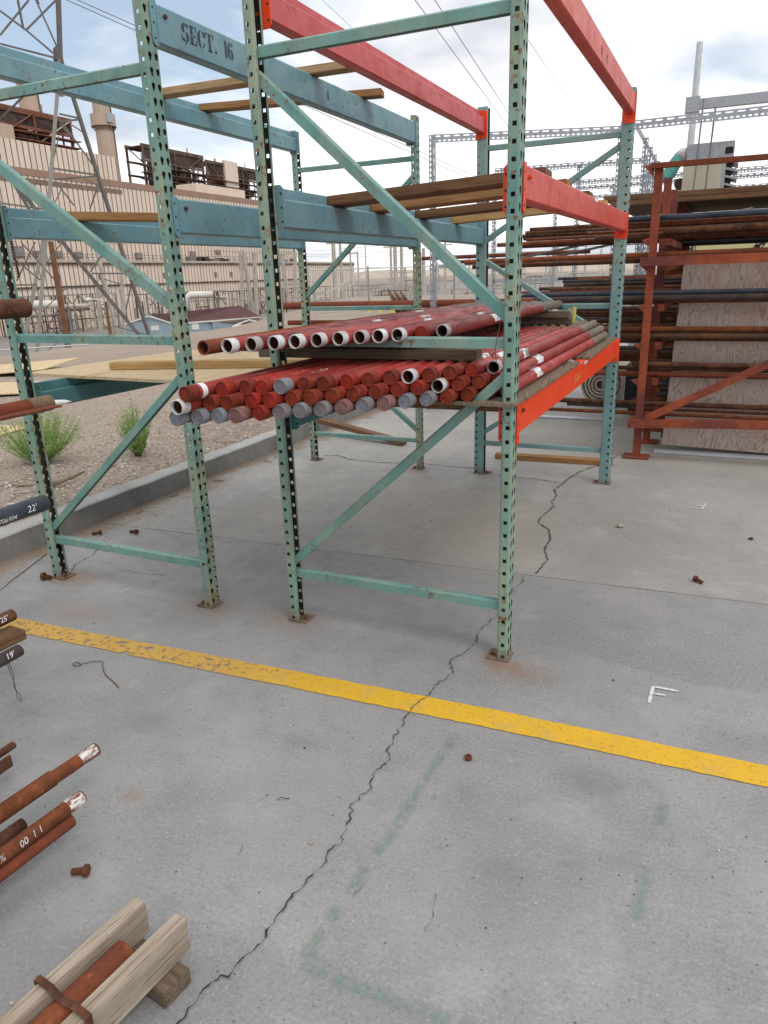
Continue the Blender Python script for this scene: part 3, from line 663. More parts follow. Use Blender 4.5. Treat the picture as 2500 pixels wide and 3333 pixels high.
def post_mesh(side, fx, wy, nmod, mat, lip=.012):
    """C upright open to the frame inside. side=+1: outer web at x=0, body towards +x"""
    key = (side, fx, wy, nmod, mat)
    if key in POSTM: return POSTM[key]
    mb = MB(); s = side; ch = .006
    for k in range(nmod):
        z = k*MOD
        for y0, inner in ((0., 0), (wy, 1)):     # flanges with square holes
            ringpanel(mb, (s*ch, y0, z), (s, 0, 0), (0, 0, 1), fx-ch*2, MOD, sqhole(.0185-ch, MOD*.25, .0140))
        half = (wy-2*ch)/2
        for c_ in (0, 1):
            ringpanel(mb, (0, ch+c_*half, z), (0, 1, 0), (0, 0, 1), half, MOD, tear(half*(.44 if c_ == 0 else .56), MOD*.58, .0092, .031))
    H = nmod*MOD
    def strip(a, b): mb.add([(s*a[0], a[1], 0), (s*b[0], b[1], 0), (s*b[0], b[1], H), (s*a[0], a[1], H)], [(0, 1, 2, 3)])
    strip((0, ch), (ch, 0)); strip((0, wy-ch), (ch, wy)); strip((fx-ch, 0), (fx, ch)); strip((fx-ch, wy), (fx, wy-ch)); strip((fx, ch), (fx, ch+lip)); strip((fx, wy-ch), (fx, wy-ch-lip))
    # second skin a sheet's thickness inside, its shade painted in as dark colour
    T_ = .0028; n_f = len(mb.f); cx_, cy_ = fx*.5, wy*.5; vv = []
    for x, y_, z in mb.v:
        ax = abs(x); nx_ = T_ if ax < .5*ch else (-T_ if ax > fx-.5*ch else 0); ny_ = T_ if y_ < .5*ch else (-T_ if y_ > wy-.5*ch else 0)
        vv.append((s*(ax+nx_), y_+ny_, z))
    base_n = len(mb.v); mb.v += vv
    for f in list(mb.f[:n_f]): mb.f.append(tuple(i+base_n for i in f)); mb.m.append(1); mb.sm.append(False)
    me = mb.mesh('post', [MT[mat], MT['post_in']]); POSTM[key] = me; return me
def post(rack, side, x, y, fx, wy, nmod, mat, plate_in=.042):
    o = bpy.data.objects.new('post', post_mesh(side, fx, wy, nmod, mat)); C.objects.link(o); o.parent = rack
    o.location = Vector((x, y, .006))-Vector(ORG[rack.name]); ORG[o.name] = (x, y, .006)
    mb = MB(); a, b = (x-.008, x+fx+plate_in) if side > 0 else (x-fx-plate_in, x+.008)
    mb.box((a, y-.006, .001), (b, y+wy+.006, .0062), 0, .001)
    p = mb.build('foot_plate', 'foot', o, org=(x, y, .006))
    xb = x+side*(fx+plate_in*.55); mb = MB(); mb.tube((xb, y+wy*.35, .006), (xb, y+wy*.35, .013), .009, n=10); mb.tube((xb, y+wy*.35, .013), (xb, y+wy*.35, .017), .005, n=8); mb.build('anchor_bolt', 'bolt', o, org=(x, y, .006))
    return o
def brace(rack, p0, p1, mat, h=.036, d=.030):
    """roll-formed lipped channel"""
    mb = MB(); p0 = Vector(p0); p1 = Vector(p1); ax = (p1-p0); ln = ax.length; ax.normalize(); yv = Vector((0, 1, 0)); zv = yv.cross(ax)*-1
    if zv.z < 0: zv = -zv
    k = .006; w_ = .003; prof = [(-d/2, -h/2), (-d/2, h/2-k), (-d/2+k, h/2), (d/2-k, h/2), (d/2, h/2-k), (d/2, -h/2), (d/2-.009, -h/2), (d/2-.009, -h/2+w_), (d/2-w_, -h/2+w_), (d/2-w_, h/2-k), (d/2-k, h/2-w_), (-d/2+k, h/2-w_), (-d/2+w_, h/2-k), (-d/2+w_, -h/2+w_), (-d/2+.009, -h/2+w_), (-d/2+.009, -h/2)]
    vs = [p+yv*a+zv*b for p in (p0, p1) for a, b in prof]; n = len(prof)
    mb.add(vs, [(i, i+n, (i+1) % n+n, (i+1) % n) for i in range(n)]+[tuple(range(n)), tuple(range(2*n-1, n-1, -1))])
    return mb.build('brace', mat, rack)
def beam(rack, side, xo, y0, y1, z0, z1, mat, step=True, cmat=None, ch=.15, xo1=None, plate=True, depth=.056, bolt=None):
    """step beam. side=+1 outer face looks +x"""
    xo1 = xo if xo1 is None else xo1; k = .006; D = depth; S = .026; H = z1-z0; st = .042
    prof = [(0, k), (0, H-k), (-k, H), (-S+k*.5, H), (-S, H-k*.5), (-S, H-st), (-D+k, H-st), (-D, H-st-k), (-D, k), (-D+k, 0), (-k, 0)] if step else [(0, k), (0, H-k), (-k, H), (-D+k, H), (-D, H-k), (-D, k), (-D+k, 0), (-k, 0)]
    mb = MB(); n = len(prof); vs = [((xo if e == 0 else xo1)+side*a, y, z0+b) for e, y in ((0, y0+.004), (1, y1-.004)) for a, b in prof]
    mb.add(vs, [(i, i+n, (i+1) % n+n, (i+1) % n) for i in range(n)]+[tuple(range(n)), tuple(range(2*n-1, n-1, -1))])
    o = mb.build('beam', mat, rack)
    cm = cmat or mat
    for e, (y, xx, sg) in enumerate(((y0, xo, 1), (y1, xo1, -1))):
        mb = MB(); zt = z1+.004; zb = zt-ch
        ya, yb = (y-.030, y+.002) if sg > 0 else (y-.002, y+.032)
        # leg lying on the post's outer web, clipped corners, and leg carrying the beam end
        c_ = .012; yo = ya if sg > 0 else yb; yi = yb if sg > 0 else ya; q = 1 if sg > 0 else -1
        poly = [(yi, zb), (yo+q*c_, zb), (yo, zb+c_), (yo, zt-c_), (yo+q*c_, zt), (yi, zt)]
        mb.prism(poly, 'x', xx+side*.0022, xx+side*.0055)
        w = .072; xi = xx-side*w
        poly = [(xx+side*.0055, zb), (xi+side*c_, zb), (xi, zb+c_), (xi, zt-c_), (xi+side*c_, zt), (xx+side*.0055, zt)]
        mb.prism(poly, 'y', y+.0005 if sg > 0 else y-.0045, y+.0045 if sg > 0 else y-.0005)
        cn = mb.build('connector', cm, o, org=ORG[o.name])
        if e == 0:
            for zz in (zb+.025, zb+.075, zb+.125):
                if zz > zt-.015: continue
                mb = MB(); mb.tube((xx+side*.0050, y-.016, zz), (xx+side*.0062, y-.016, zz), .0045, n=8); mb.build('slot', 'hole', o, org=ORG[o.name])
                mb = MB(); mb.tube((xx-side*.062, y-.0002, zz), (xx-side*.062, y+.0052, zz), .0045, n=8); mb.build('slot', 'hole', o, org=ORG[o.name])
        if bolt and e == 0:
            mb = MB(); mb.tube((xx, y+.055, z1-.035), (xx+side*.008, y+.055, z1-.035), .0085, n=6); mb.tube((xx+side*.008, y+.055, z1-.035), (xx+side*.012, y+.055, z1-.035), .005, n=8); mb.build('bolt', bolt, o, org=ORG[o.name])
    return o

# ---- left rack
XL, XR = -1.605, -.574; YA, YA1 = -.033, 2.62; WA = .072
rackA = thing('pallet_rack', (-1.09, 1.33, 0), 'teal and blue pallet rack on the left, its top beam stencilled SECT. 16', 'rack', 'pallet racks')
NM = 49
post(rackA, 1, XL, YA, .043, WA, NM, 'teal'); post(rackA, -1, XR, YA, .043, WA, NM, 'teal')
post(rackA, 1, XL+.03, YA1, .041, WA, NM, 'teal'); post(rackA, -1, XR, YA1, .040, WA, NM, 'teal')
xa, xb = XL+.02, XR-.02; y = YA+WA/2
for z in (.214, 1.232, 2.238): brace(rackA, (xa, y, z), (xb, y, z-.004), 'brace', .040)
brace(rackA, (xa, y, .265), (xb, y, 1.095), 'brace'); brace(rackA, (xa, y, 2.035), (xb, y, 1.355), 'brace', .05)
xa, xb = XL+.05, XR-.02; y = YA1+WA/2
for z in (.226, 1.232, 2.232): brace(rackA, (xa, y, z), (xb, y, z), 'brace', .032)
brace(rackA, (xa, y, 1.315), (xb, y, 2.13), 'brace'); brace(rackA, (xa, y, 1.075), (xb, y, .295), 'brace')
yA0, yA9 = YA+WA, YA1
sect = beam(rackA, 1, XR, yA0, yA9, 2.318, 2.452, 'blue', False, bolt='rust_d')
beam(rackA, 1, XR, yA0, yA9, 1.648, 1.781, 'blue', False, bolt='rust_d')
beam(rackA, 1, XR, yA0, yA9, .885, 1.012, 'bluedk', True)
beam(rackA, -1, XL, yA0, yA9, 2.352, 2.486, 'blue', True, xo1=XL+.03)
beam(rackA, -1, XL, yA0, yA9, 1.677, 1.812, 'blue', True, xo1=XL+.03)
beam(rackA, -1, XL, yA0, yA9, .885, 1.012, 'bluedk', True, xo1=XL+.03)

# ---- right rack
BL, BR_ = -.160, .835; YB, YB1 = -.004, 2.645
rackB = thing('pallet_rack', (.34, 1.36, 0), 'teal pallet rack in the middle with orange and red beams carrying the red pipes', 'rack', 'pallet racks')
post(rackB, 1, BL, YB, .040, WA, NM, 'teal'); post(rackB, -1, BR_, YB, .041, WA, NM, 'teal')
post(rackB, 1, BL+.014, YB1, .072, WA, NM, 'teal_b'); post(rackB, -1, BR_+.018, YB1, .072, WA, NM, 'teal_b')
xa, xb = BL+.02, BR_-.02; y = YB+WA/2
for z in (.228, 1.225, 2.222): brace(rackB, (xa, y, z+.002), (xb, y, z), 'brace', .038)
brace(rackB, (xa, y, .275), (xb, y, 1.125), 'brace'); brace(rackB, (xa, y, 2.155), (xb, y, 1.30), 'brace', .040)
xa, xb = BL+.05, BR_-.03; y = YB1+WA/2
for z in (.237, 1.225, 2.25): brace(rackB, (xa, y, z), (xb, y, z), 'teal_b', .034)
brace(rackB, (xa, y, 1.655), (xb, y, 2.20), 'teal_b'); brace(rackB, (xa, y, 1.55), (xb, y, 1.0), 'teal_b'); brace(rackB, (xa, y, .30), (xb, y, .90), 'teal_b')
yB0, yB9 = YB+WA, YB1; xr1 = BR_+.018; xl1 = BL+.014
beam(rackB, 1, BR_, yB0, yB9, 2.352, 2.462, 'orange_f', False, 'orange', .165, xr1)
beam(rackB, 1, BR_, yB0, yB9, 1.682, 1.790, 'orange_f', False, 'orange', .155, xr1, bolt='orange')
lowbeam = beam(rackB, 1, BR_, yB0, yB9, .894, 1.012, 'orange', False, 'orange', .155, xr1, bolt='rust_d')
beam(rackB, -1, BL, yB0, yB9, 2.335, 2.470, 'pink_f', True, 'orange', .17, xl1)
beam(rackB, -1, BL, yB0, yB9, 1.645, 1.793, 'blue', True, None, .155, xl1)
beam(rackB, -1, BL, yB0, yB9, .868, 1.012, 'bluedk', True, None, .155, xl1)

# ---- lettering on the beams (painted / penned marks, thin raised skins)
def arcpoly(cx, cy, rx, ry, t, a0, a1, n=10, tx=None):
    tx = t if tx is None else tx; o = []; i_ = []
    for k in range(n+1):
        a = R(a0+(a1-a0)*k/n); o.append((cx+rx*math.cos(a), cy+ry*math.sin(a))); i_.append((cx+(rx-tx*abs(math.cos(a))-t*.35*abs(math.sin(a)))*math.cos(a), cy+(ry-t*.35-t*.3*abs(math.cos(a)))*math.sin(a)))
    return o, i_
def glyph(ch):
    """stencil serif glyphs, unit height, list of quads/strips"""
    q = []
    def rect(x0, y0, x1, y1): q.append([(x0, y0), (x1, y0), (x1, y1), (x0, y1)])
    def arc(*a, **k):
        o, i_ = arcpoly(*a, **k)
        for j in range(len(o)-1): q.append([o[j], o[j+1], i_[j+1], i_[j]])
    if ch == 'S':
        arc(.27, .72, .25, .28, .19, 35, 250); arc(.27, .28, .27, .28, .19, -150, 75); rect(.42, .72, .49, .98); rect(0, .02, .07, .3); w = .56
        q.append([(.08, .62), (.2, .56), (.46, .36), (.36, .46)])
    elif ch == 'E':
        rect(.08, 0, .26, .47); rect(.08, .53, .26, 1); rect(.0, 0, .32, .05); rect(0, .95, .32, 1); rect(.34, 0, .52, .06); rect(.34, .94, .52, 1); rect(.46, .06, .52, .28); rect(.46, .74, .52, .94); rect(.31, .47, .42, .53); rect(.38, .38, .43, .62); w = .58
    elif ch == 'C':
        arc(.30, .5, .30, .5, .20, 100, 260); arc(.30, .5, .27, .5, .10, 20, 80); arc(.30, .5, .27, .5, .10, -80, -20); rect(.50, .66, .56, .97); w = .62
    elif ch == 'T':
        rect(.22, 0, .40, .93); rect(.14, 0, .48, .05); rect(0, .93, .18, 1); rect(.22, .93, .40, 1); rect(.44, .93, .62, 1); rect(0, .72, .06, .93); rect(.56, .72, .62, .93); w = .68
    elif ch == '.':
        arc(.08, .08, .08, .08, .16, 0, 359, n=12); w = .34
    elif ch == '1':
        rect(.06, 0, .22, 1); w = .30
    elif ch == '6':
        arc(.24, .30, .24, .30, .17, -80, 80); arc(.24, .30, .24, .30, .17, 100, 260); arc(.26, .55, .26, .45, .16, 95, 190); arc(.26, .75, .2, .25, .13, 10, 85); w = .54
    elif ch == 'A':
        q.append([(0, 0), (.1, 0), (.29, 1), (.22, 1)]); q.append([(.36, 0), (.58, 0), (.37, 1), (.31, 1)]); rect(.2, .28, .36, .34); rect(-.05, 0, .15, .05); rect(.31, 0, .63, .05); w = .7
    else: w = .3
    return q, w
def stencil(name, text, xf, y, z, h, parent, mat='ink', sx=1.0, slope=0.):
    mb = MB(); cur = y
    for ch in text:
        if ch == ' ': cur += h*.28*sx; continue
        qs, w = glyph(ch)
        for p in qs: mb.add([(xf, cur+a*h*sx, z+b*h+slope*(cur-y)) for a, b in p], [tuple(range(len(p)))])
        cur += w*h*sx
    return mb.build(name, mat, parent, org=ORG[parent.name])
stencil('lettering', 'SECT.', XR+.0012, .186, 2.362, .064, sect, sx=1.34); stencil('lettering', '16', XR+.0012, .462, 2.364, .064, sect, sx=1.3)
stencil('lettering', 'A', XR+.0012, 1.362, 2.366, .046, sect, sx=1.0)
def penned(name, text, mw, size, mat, parent=None, shear=.0, sx=1.):
    cu = bpy.data.curves.new(name, 'FONT'); cu.body = text; cu.size = size; cu.shear = shear; cu.offset = size*.004; cu.resolution_u = 2
    ob = bpy.data.objects.new(name+'_tmp', cu); C.objects.link(ob); dg = bpy.context.evaluated_depsgraph_get()
    me = bpy.data.meshes.new_from_object(ob.evaluated_get(dg)); bpy.data.objects.remove(ob, do_unlink=True)
    me.materials.clear(); me.materials.append(MT[mat]); me.transform(Matrix.Diagonal((sx, 1, 1, 1)))
    o = bpy.data.objects.new(name, me); C.objects.link(o)
    if parent is not None: o.parent = parent; o.matrix_local = Matrix.Translation(-Vector(ORG[parent.name])) @ mw
    else: o.matrix_world = mw
    return o
def frame(xd, yd, loc):
    xd = Vector(xd).normalized(); yd = Vector(yd); yd = (yd-xd*yd.dot(xd)).normalized(); m = Matrix((xd, yd, xd.cross(yd))).transposed().to_4x4(); m.translation = loc; return m
bdir = Vector((xr1-BR_, yB9-yB0, 0))
bx = lambda yy: BR_+(xr1-BR_)*(yy-yB0)/(yB9-yB0)+.0012
penned('pen_mark', 'R-54-1', frame(bdir, (0, 0, 1), (bx(1.13), 1.13, .933)), .052, 'gold_mark', lowbeam, .1)
mb = MB(); mb.box((bx(1.38)+.0004, 1.37, .994), (bx(1.38)+.0016, 1.475, 1.008)); lb = mb.build('label', 'white', lowbeam)
penned('label_text', 'C0234-140', frame(bdir, (0, 0, 1), (bx(1.43)+.0022, 1.378, .9975)), .010, 'ink', lb, 0, 1.6)
topb = [o for o in rackB.children if o.name.startswith('beam')]
penned('pen_mark', 'B/', frame(bdir, (0, 0, 1), (bx(1.36), 1.36, 2.385)), .05, 'ink', topb[0], .0); penned('pen_mark', '1C', frame(bdir, (0, 0, 1), (bx(1.5), 1.50, 2.385)), .05, 'ink', topb[0], .0)
penned('pen_mark', '69\n1Z', frame(bdir, (0, 0, 1), (bx(1.66), 1.66, 1.735)), .034, 'gold_mark', topb[1], .1)
mb = MB(); mb.box((bx(1.42)+.0004, 1.40, 1.772), (bx(1.42)+.0016, 1.50, 1.788)); mb.build('label', 'white', topb[1])

# ================================================================ LOADS ON THE RACKS
def slabsheet(name, cx, cy, z0, w, d, th, rot, mat, label, cat, tilt=(0, 0)):
    mb = MB(); mb.box((-w/2, -d/2, 0), (w/2, d/2, th))
    # ply edge lines
    o = mb.build(name, mat, org=(0, 0, 0)); o.location = (cx, cy, z0); o.rotation_euler = (tilt[0], tilt[1], rot); ORG[o.name] = (cx, cy, z0)
    return tag(o, label, cat)
slabsheet('plywood_sheet', -1.215, .83, 1.0125, 1.29, 1.22, .014, R(-4), 'ply_y', 'yellowish plywood sheet on the low level of the left rack', 'plywood')
lumber('lumber', (-1.50, .50, 1.0465), (-.28, .84, 1.0465), .089, .038, 'lumber_y', 'yellow two by four on the plywood in the left rack', group='loose lumber')
lumber('lumber', (-1.59, 1.19, 2.4715), (-.36, 1.26, 2.4725), .089, .038, 'lumber', 'pale lumber laid across the top beams of the left rack nearest the camera', group='loose lumber')
lumber('lumber', (-1.59, 1.60, 2.4715), (-.47, 1.86, 2.4725), .089, .038, 'lumber_o', 'orange brown lumber across the top beams of the left rack behind the pale one', group='loose lumber')
lumber('lumber', (-1.62, .34, 1.792), (-.80, 1.55, 1.792), .089, .040, 'lumber_o', 'rough orange brown lumber lying on the middle beam of the left rack', group='loose lumber')
for i, (yy, mt, lab) in enumerate(((.56, 'lumber_b', 'dark brown board across the middle level of the right rack, nearest the camera'), (.98, 'lumber_o', 'orange board across the middle level of the right rack, second from the camera'), (1.55, 'lumber_b', 'brown board across the middle level of the right rack, third from the camera'), (2.1, 'lumber_y', 'yellow board across the middle level of the right rack, farthest from the camera'))):
    lumber('lumber', (-.131, yy, 1.7725), (.80, yy+.02, 1.8115), .14 if i < 3 else .09, .040, mt, lab, group='boards across the right rack')
slabsheet('plywood_sheet', .355, .60, 1.0125, .985, 1.27, .012, R(0), 'ply_d', 'dark weathered plywood under the near half of the red pipes', 'plywood')
slabsheet('plywood_sheet', .36, 2.04, 1.0125, .985, 1.22, .012, R(1), 'ply_d', 'dark weathered plywood under the far half of the red pipes', 'plywood')
lumber('lumber', (-.115, .105, .992), (.77, .105, .992), .06, .036, 'lumber_b', 'brown plank under the front edge of the pipe stack plywood', group='loose lumber')
PR = .024
def pipe(x, y0, y1, z, end, label, group, far='bare', sticker=None, tape=False, bodymat='redpipe', farlen=.55, cat='pipe', name='steel_pipe', r=PR, seed=0):
    org = (x, y0, z); rnd = random.Random(seed); d = Vector((0, 1, 0)); p = Vector((x, y0, z))
    mb = MB()
    if end == 'open' or end == 'rust_open':
        b0 = .040 if end == 'open' else 0
        prof = [(b0, r*.80), (b0, r), (y1-y0-farlen, r)] if end == 'open' else [(.12, r*.8), (0, r*.82), (0, r), (y1-y0-farlen, r)]
    else: prof = [(.040, r), (y1-y0-farlen, r)]
    mb.lathe(p, d, prof, 20); o = mb.build(name, bodymat, org=org)
    if end == 'open':
        mb = MB(); mb.lathe(p, d, [(.10, r*.885), (.002, r*.885), (0, r*.90), (0, r*.98), (.002, r*1.03), (.022, r*1.03), (.023, r*.99), (.026, r*.99), (.027, r*1.03), (.040, r*1.03), (.041, r)], 20); mb.build('white_band', 'white_end', o, org=org)
        mb = MB(); mb.lathe(p, d, [(.012, r*.88), (.3, r*.88), (.3, 0.0005)], 20); mb.build('bore', 'rust_d', o, org=org)
    elif end == 'rust_open':
        mb = MB(); mb.lathe(p, d, [(.01, r*.79), (.3, r*.79), (.3, .0005)], 20); mb.build('bore', 'rust_d', o, org=org)
    else:
        k = rnd.uniform(.95, 1.05)
        mb = MB(); mb.lathe(p, d, [(.0025, .0004), (.0025, r*.86), (.0002, r*.90), (0, r*1.0), (.0016, r*1.055), (.034*k, r*1.055), (.0355*k, r*1.0), (.046*k, r*1.01), (.048*k, r)], 20); mb.build('end_cap', end, o, org=org)
    L_ = y1-y0
    mb = MB(); mb.lathe(p, d, [(L_-farlen, r*.985), (L_-.01, r*.985), (L_, r*.93), (L_, .0005)], 20); mb.build('bare_end', far, o, org=org)
    if sticker is not None:
        mb = MB(); rr = r*1.02; n_ = 9; vs = []; s0 = sticker-y0
        a0 = R(-15)
        for k in range(n_):
            a = a0+R(150)*k/(n_-1); jg = rnd.uniform(-.012, .012)
            vs += [(x+rr*math.cos(a), y0+s0+jg, z+rr*math.sin(a)), (x+rr*math.cos(a), y0+s0+.10+rnd.uniform(-.015, .015), z+rr*math.sin(a))]
        mb.add(vs, [(2*k, 2*k+1, 2*k+3, 2*k+2) for k in range(n_-1)], 0, True); mb.build('torn_label', 'sticker', o, org=org)
    if tape:
        mb = MB(); mb.lathe(p, d, [(.060, r*1.03), (.085, r*1.03)], 20); mb.build('tape', 'white', o, org=org)
    return tag(o, label, cat, group)
R1Y = [-.685, -.646, -.612, -.593, -.534, -.501, -.461, -.418, -.371, -.323, -.268, -.21, -.148, -.087, -.023, .04, .10]
R1T = ['cap_grey', 'cap_grey', 'cap_grey', 'cap_pink', 'cap_red', 'cap_grey', 'cap_grey', 'cap_grey', 'cap_pink', 'cap_grey', 'cap_pink', 'cap_grey', 'cap_grey', 'cap_brown', 'cap_brown', 'cap_brown', 'cap_red']
R2Y = [-.705, -.612, -.592, -.534, -.511, -.462, -.436, -.386, -.335, -.276, -.213, -.163, -.105, -.042, .024, .096]
R2T = ['open', 'cap_brown', 'cap_brown', 'cap_red', 'cap_red', 'cap_brown', 'cap_brown', 'cap_brown', 'cap_brown', 'cap_brown', 'cap_red', 'cap_red', 'open', 'cap_brown', 'cap_brown', 'cap_red']
R3Y = [-.690, -.575, -.523, -.506, -.483, -.422, -.389, -.323, -.269, -.213, -.179, -.121, -.054, .03, .12]
R3T = ['cap_brown', 'cap_red', 'cap_brown', 'cap_red', 'cap_grey', 'cap_brown', 'cap_brown', 'cap_red', 'cap_brown', 'cap_brown', 'open', 'cap_brown', 'cap_brown', 'cap_red', 'open']
CW = {'cap_grey': 'grey capped end', 'cap_pink': 'pinkish grey capped end', 'cap_red': 'bright red capped end', 'cap_brown': 'rusty brown capped end', 'open': 'white banded open end', 'rust_open': 'open rusty end'}
SP = .0535
rows = (('bottom row of stack', R1Y, R1T, -.078, 1.049), ('second row of stack', R2Y, R2T, -.051, 1.0888), ('third row of stack', R3Y, R3T, -.0245, 1.1286))
sd_ = 0
for ri, (rn, Y_, T_, x0, z) in enumerate(rows):
    for k, (yy, tt) in enumerate(zip(Y_, T_)):
        sd_ += 1; last = k == len(Y_)-1
        pipe(x0+SP*k, yy, 2.52-.05*ri+random.uniform(-.07, .05), z, tt, f'red pipe with {CW[tt]}, {ORD[k]} from left, {rn}', 'red pipes stacked on the low level', far=random.choice(['bare', 'bare', 'bare_b']), sticker=(.50, .62, .48)[ri] if last else (random.uniform(.2, .6) if random.random() < .3 else None), tape=(ri == 2 and k == 0), seed=sd_, bodymat='rust_r' if (ri == 0 and k < 13) else 'redpipe')
# dunnage between the stack and the loose top layer
g_ = 'dark spacer boards among the pipes'
lumber('spacer_board', (-.27, .125, 1.1725), (.665, .14, 1.1725), .089, .037, 'lumber_d', 'dark weathered spacer board between the pipe layers at the near end, lower one', group=g_)
lumber('spacer_board', (-.20, .20, 1.2105), (.56, .21, 1.2105), .089, .037, 'lumber_d', 'dark weathered spacer board between the pipe layers at the near end, upper one', group=g_)
lumber('spacer_board', (-.08, 1.99, 1.1725), (.665, 2.0, 1.1725), .089, .037, 'lumber_d', 'dark weathered spacer board at the far end of the pipes, lower of two', group=g_)
lumber('spacer_board', (-.08, 1.97, 1.2105), (.645, 1.98, 1.2105), .089, .037, 'lumber_d', 'dark weathered spacer board at the far end of the pipes, upper of two', group=g_)
UY = [-.523, -.466, -.404, -.347, -.295, -.235, -.173, -.11, -.065, -.012, .088, .175]
UT = ['rust_open']+['open']*9+['cap_red', 'open']
for k, (yy, tt) in enumerate(zip(UY, UT)):
    pipe(-.068+.0522*k, yy, 2.34+random.uniform(-.1, .06), 1.2535, tt, f'red pipe with {CW[tt]}, {ORD[k]} from left in loose layer' if k else 'bare rusty pipe with open end, first from the left in the loose top layer', 'loose pipes on top of the stack', far='bare' if k else 'rust_o', sticker=(.80 if k == 11 else (random.uniform(.3, 1.2) if k % 2 else None)), seed=100+k, bodymat='redpipe' if k else 'rust_o')
mb = MB()
mb.path([(.78, .02, 1.30), (.775, -.01, 1.25), (.77, -.02, 1.20), (.772, -.005, 1.165)], .0016, 5); mb.path([(.77, -.02, 1.20), (.76, -.02, 1.18), (.755, -.01, 1.19), (.768, -.015, 1.175), (.78, -.01, 1.18)], .0014, 5)
tag(mb.build('tie_wire', 'wire'), 'rusty tie wire hanging by the front post above the pipes', 'wire')
mb = MB(); mb.add([(.668, 1.955, 1.255), (.69, 1.955, 1.253), (.682, 1.95, 1.16), (.664, 1.957, 1.165)], [(0, 1, 2, 3)]); o = mb.build('caution_tape', 'tag'); tag(o, 'scrap of yellow printed tape hanging at the spacer boards', 'tape')
s_ = o.modifiers.new('t', 'SOLIDIFY'); s_.thickness = .001
mb = MB()
for k, (cx, cy) in enumerate(((.24, -.36), (.255, -.345), (.268, -.35), (.28, -.33))):
    rnd = random.Random(k); mb.add([(cx+rnd.uniform(-.012, .012), cy+rnd.uniform(-.02, .02), 1.156+k*.003+rnd.uniform(0, .01)) for _ in range(4)], [(0, 1, 2, 3)])
o = mb.build('dead_leaf', 'twig'); tag(o, 'dry leaf scraps lying on the red pipes', 'leaf'); o.modifiers.new('t', 'SOLIDIFY').thickness = .001

# ---- floor under the far end of the racks
lumber('lumber', (-2.15, 3.62, .15), (-1.03, 3.36, .025), .09, .04, 'lumber_b', 'brown board leaning from the kerb onto the slab behind the left rack', group='loose lumber')
lumber('lumber', (-.12, 3.16, .0215), (.80, 3.21, .0215), .09, .04, 'lumber_o', 'orange brown board lying on the slab behind the right rack', group='loose lumber')

# ---- bolts, nut and wire on the slab
def bolt(x, y, ang, ln, r, label, group='rusty bolts on the slab'):
    d = Vector((math.cos(ang), math.sin(ang), 0)); p = Vector((x, y, r*1.75)); q = Vector((x, y, r*1.02)) ; org = (x, y, 0)
    mb = MB(); mb.tube(p-d*.0, p+d*r*1.3, r*1.75, n=6, smooth=False); o = mb.build('bolt', 'bolt', org=org)
    s0 = p+d*r*1.3; e0 = Vector((x, y, r))+d*ln
    mb = MB(); ax = (e0-s0).normalized(); L_ = (e0-s0).length; prof = []; k = int(L_/.0022)
    for i in range(k): prof += [(L_*i/k, r*.9), (L_*(i+.5)/k, r)]
    prof += [(L_, r*.9), (L_, .0003)]; mb.lathe(s0, ax, prof, 10); mb.build('threaded_shank', 'bolt', o, org=org)
    return tag(o, label, 'bolt', group)
bolt(-1.877, .576, R(215), .055, .009, 'rusty bolt lying in the dirt along the kerb, left of its neighbour')
bolt(-1.665, .656, R(176), .06, .009, 'rusty bolt lying on the slab by the kerb, right of its neighbour')
bolt(-1.635, -.075, R(20), .05, .0125, 'large rusty bolt head beside the foot of the leftmost post')
bolt(1.475, 1.072, R(-35), .045, .009, 'rusty bolt lying on the slab at the right, beyond the joint')
bolt(.118, -1.448, R(200), .045, .009, 'rusty bolt on the slab near the rusty pipes at the left edge')
mb = MB(); n = 6; vs = []
for z, ro, ri in ((0, .0125, .0065), (.012, .0125, .0065)):
    for k in range(12):
        a = 2*math.pi*k/12; hexr = ro*math.cos(R(30))/math.cos((a % R(60))-R(30)); vs.append((.882+hexr*math.cos(a), -.63+hexr*math.sin(a), z+.002))
    for k in range(12):
        a = 2*math.pi*k/12; vs.append((.882+ri*math.cos(a), -.63+ri*math.sin(a), z+.002))
fs = []
for k in range(12):
    j = (k+1) % 12; fs += [(k, j, 24+j, 24+k), (12+k, 36+k, 36+j, 12+j), (24+k, 24+j, 36+j, 36+k), (k, 12+k, 12+j, j)]
mb.add(vs, fs); tag(mb.build('nut', 'bolt'), 'rusty hex nut standing on the slab below the yellow line', 'nut')
mb = MB(); ring = [(-.765+.016*math.cos(t), -.662+.012*math.sin(t), .004+.003*math.sin(t*.5)) for t in [R(20+36*i) for i in range(10)]]
pts = ring+[(-.745, -.652, .006), (-.72, -.63, .009), (-.69, -.607, .008), (-.672, -.612, .006), (-.655, -.632, .005), (-.64, -.645, .008), (-.62, -.66, .004), (-.60, -.675, .007), (-.58, -.684, .004), (-.53, -.704, .006), (-.477, -.728, .003)]
mb.path(pts, .0018, 6); tag(mb.build('wire_scrap', 'wire'), 'bent rusty wire scrap on the slab left of the yellow line', 'wire')
mb = MB(); mb.path([(-2.0, -.35, .004), (-1.726, -.258, .004), (-1.78, -.14, .006), (-1.831, -.021, .004), (-1.924, .204, .004)], .002, 6); tag(mb.build('wire_scrap', 'wire'), 'long thin wire on the slab at the foot of the kerb', 'wire')
mb = MB(); mb.path([(.42, -1.02, .003), (.43, -1.01, .006), (.445, -1.01, .006), (.452, -1.0, .003)], .0012, 5); tag(mb.build('wire_scrap', 'wire'), 'tiny curl of wire on the slab near the rusty pipes', 'wire')

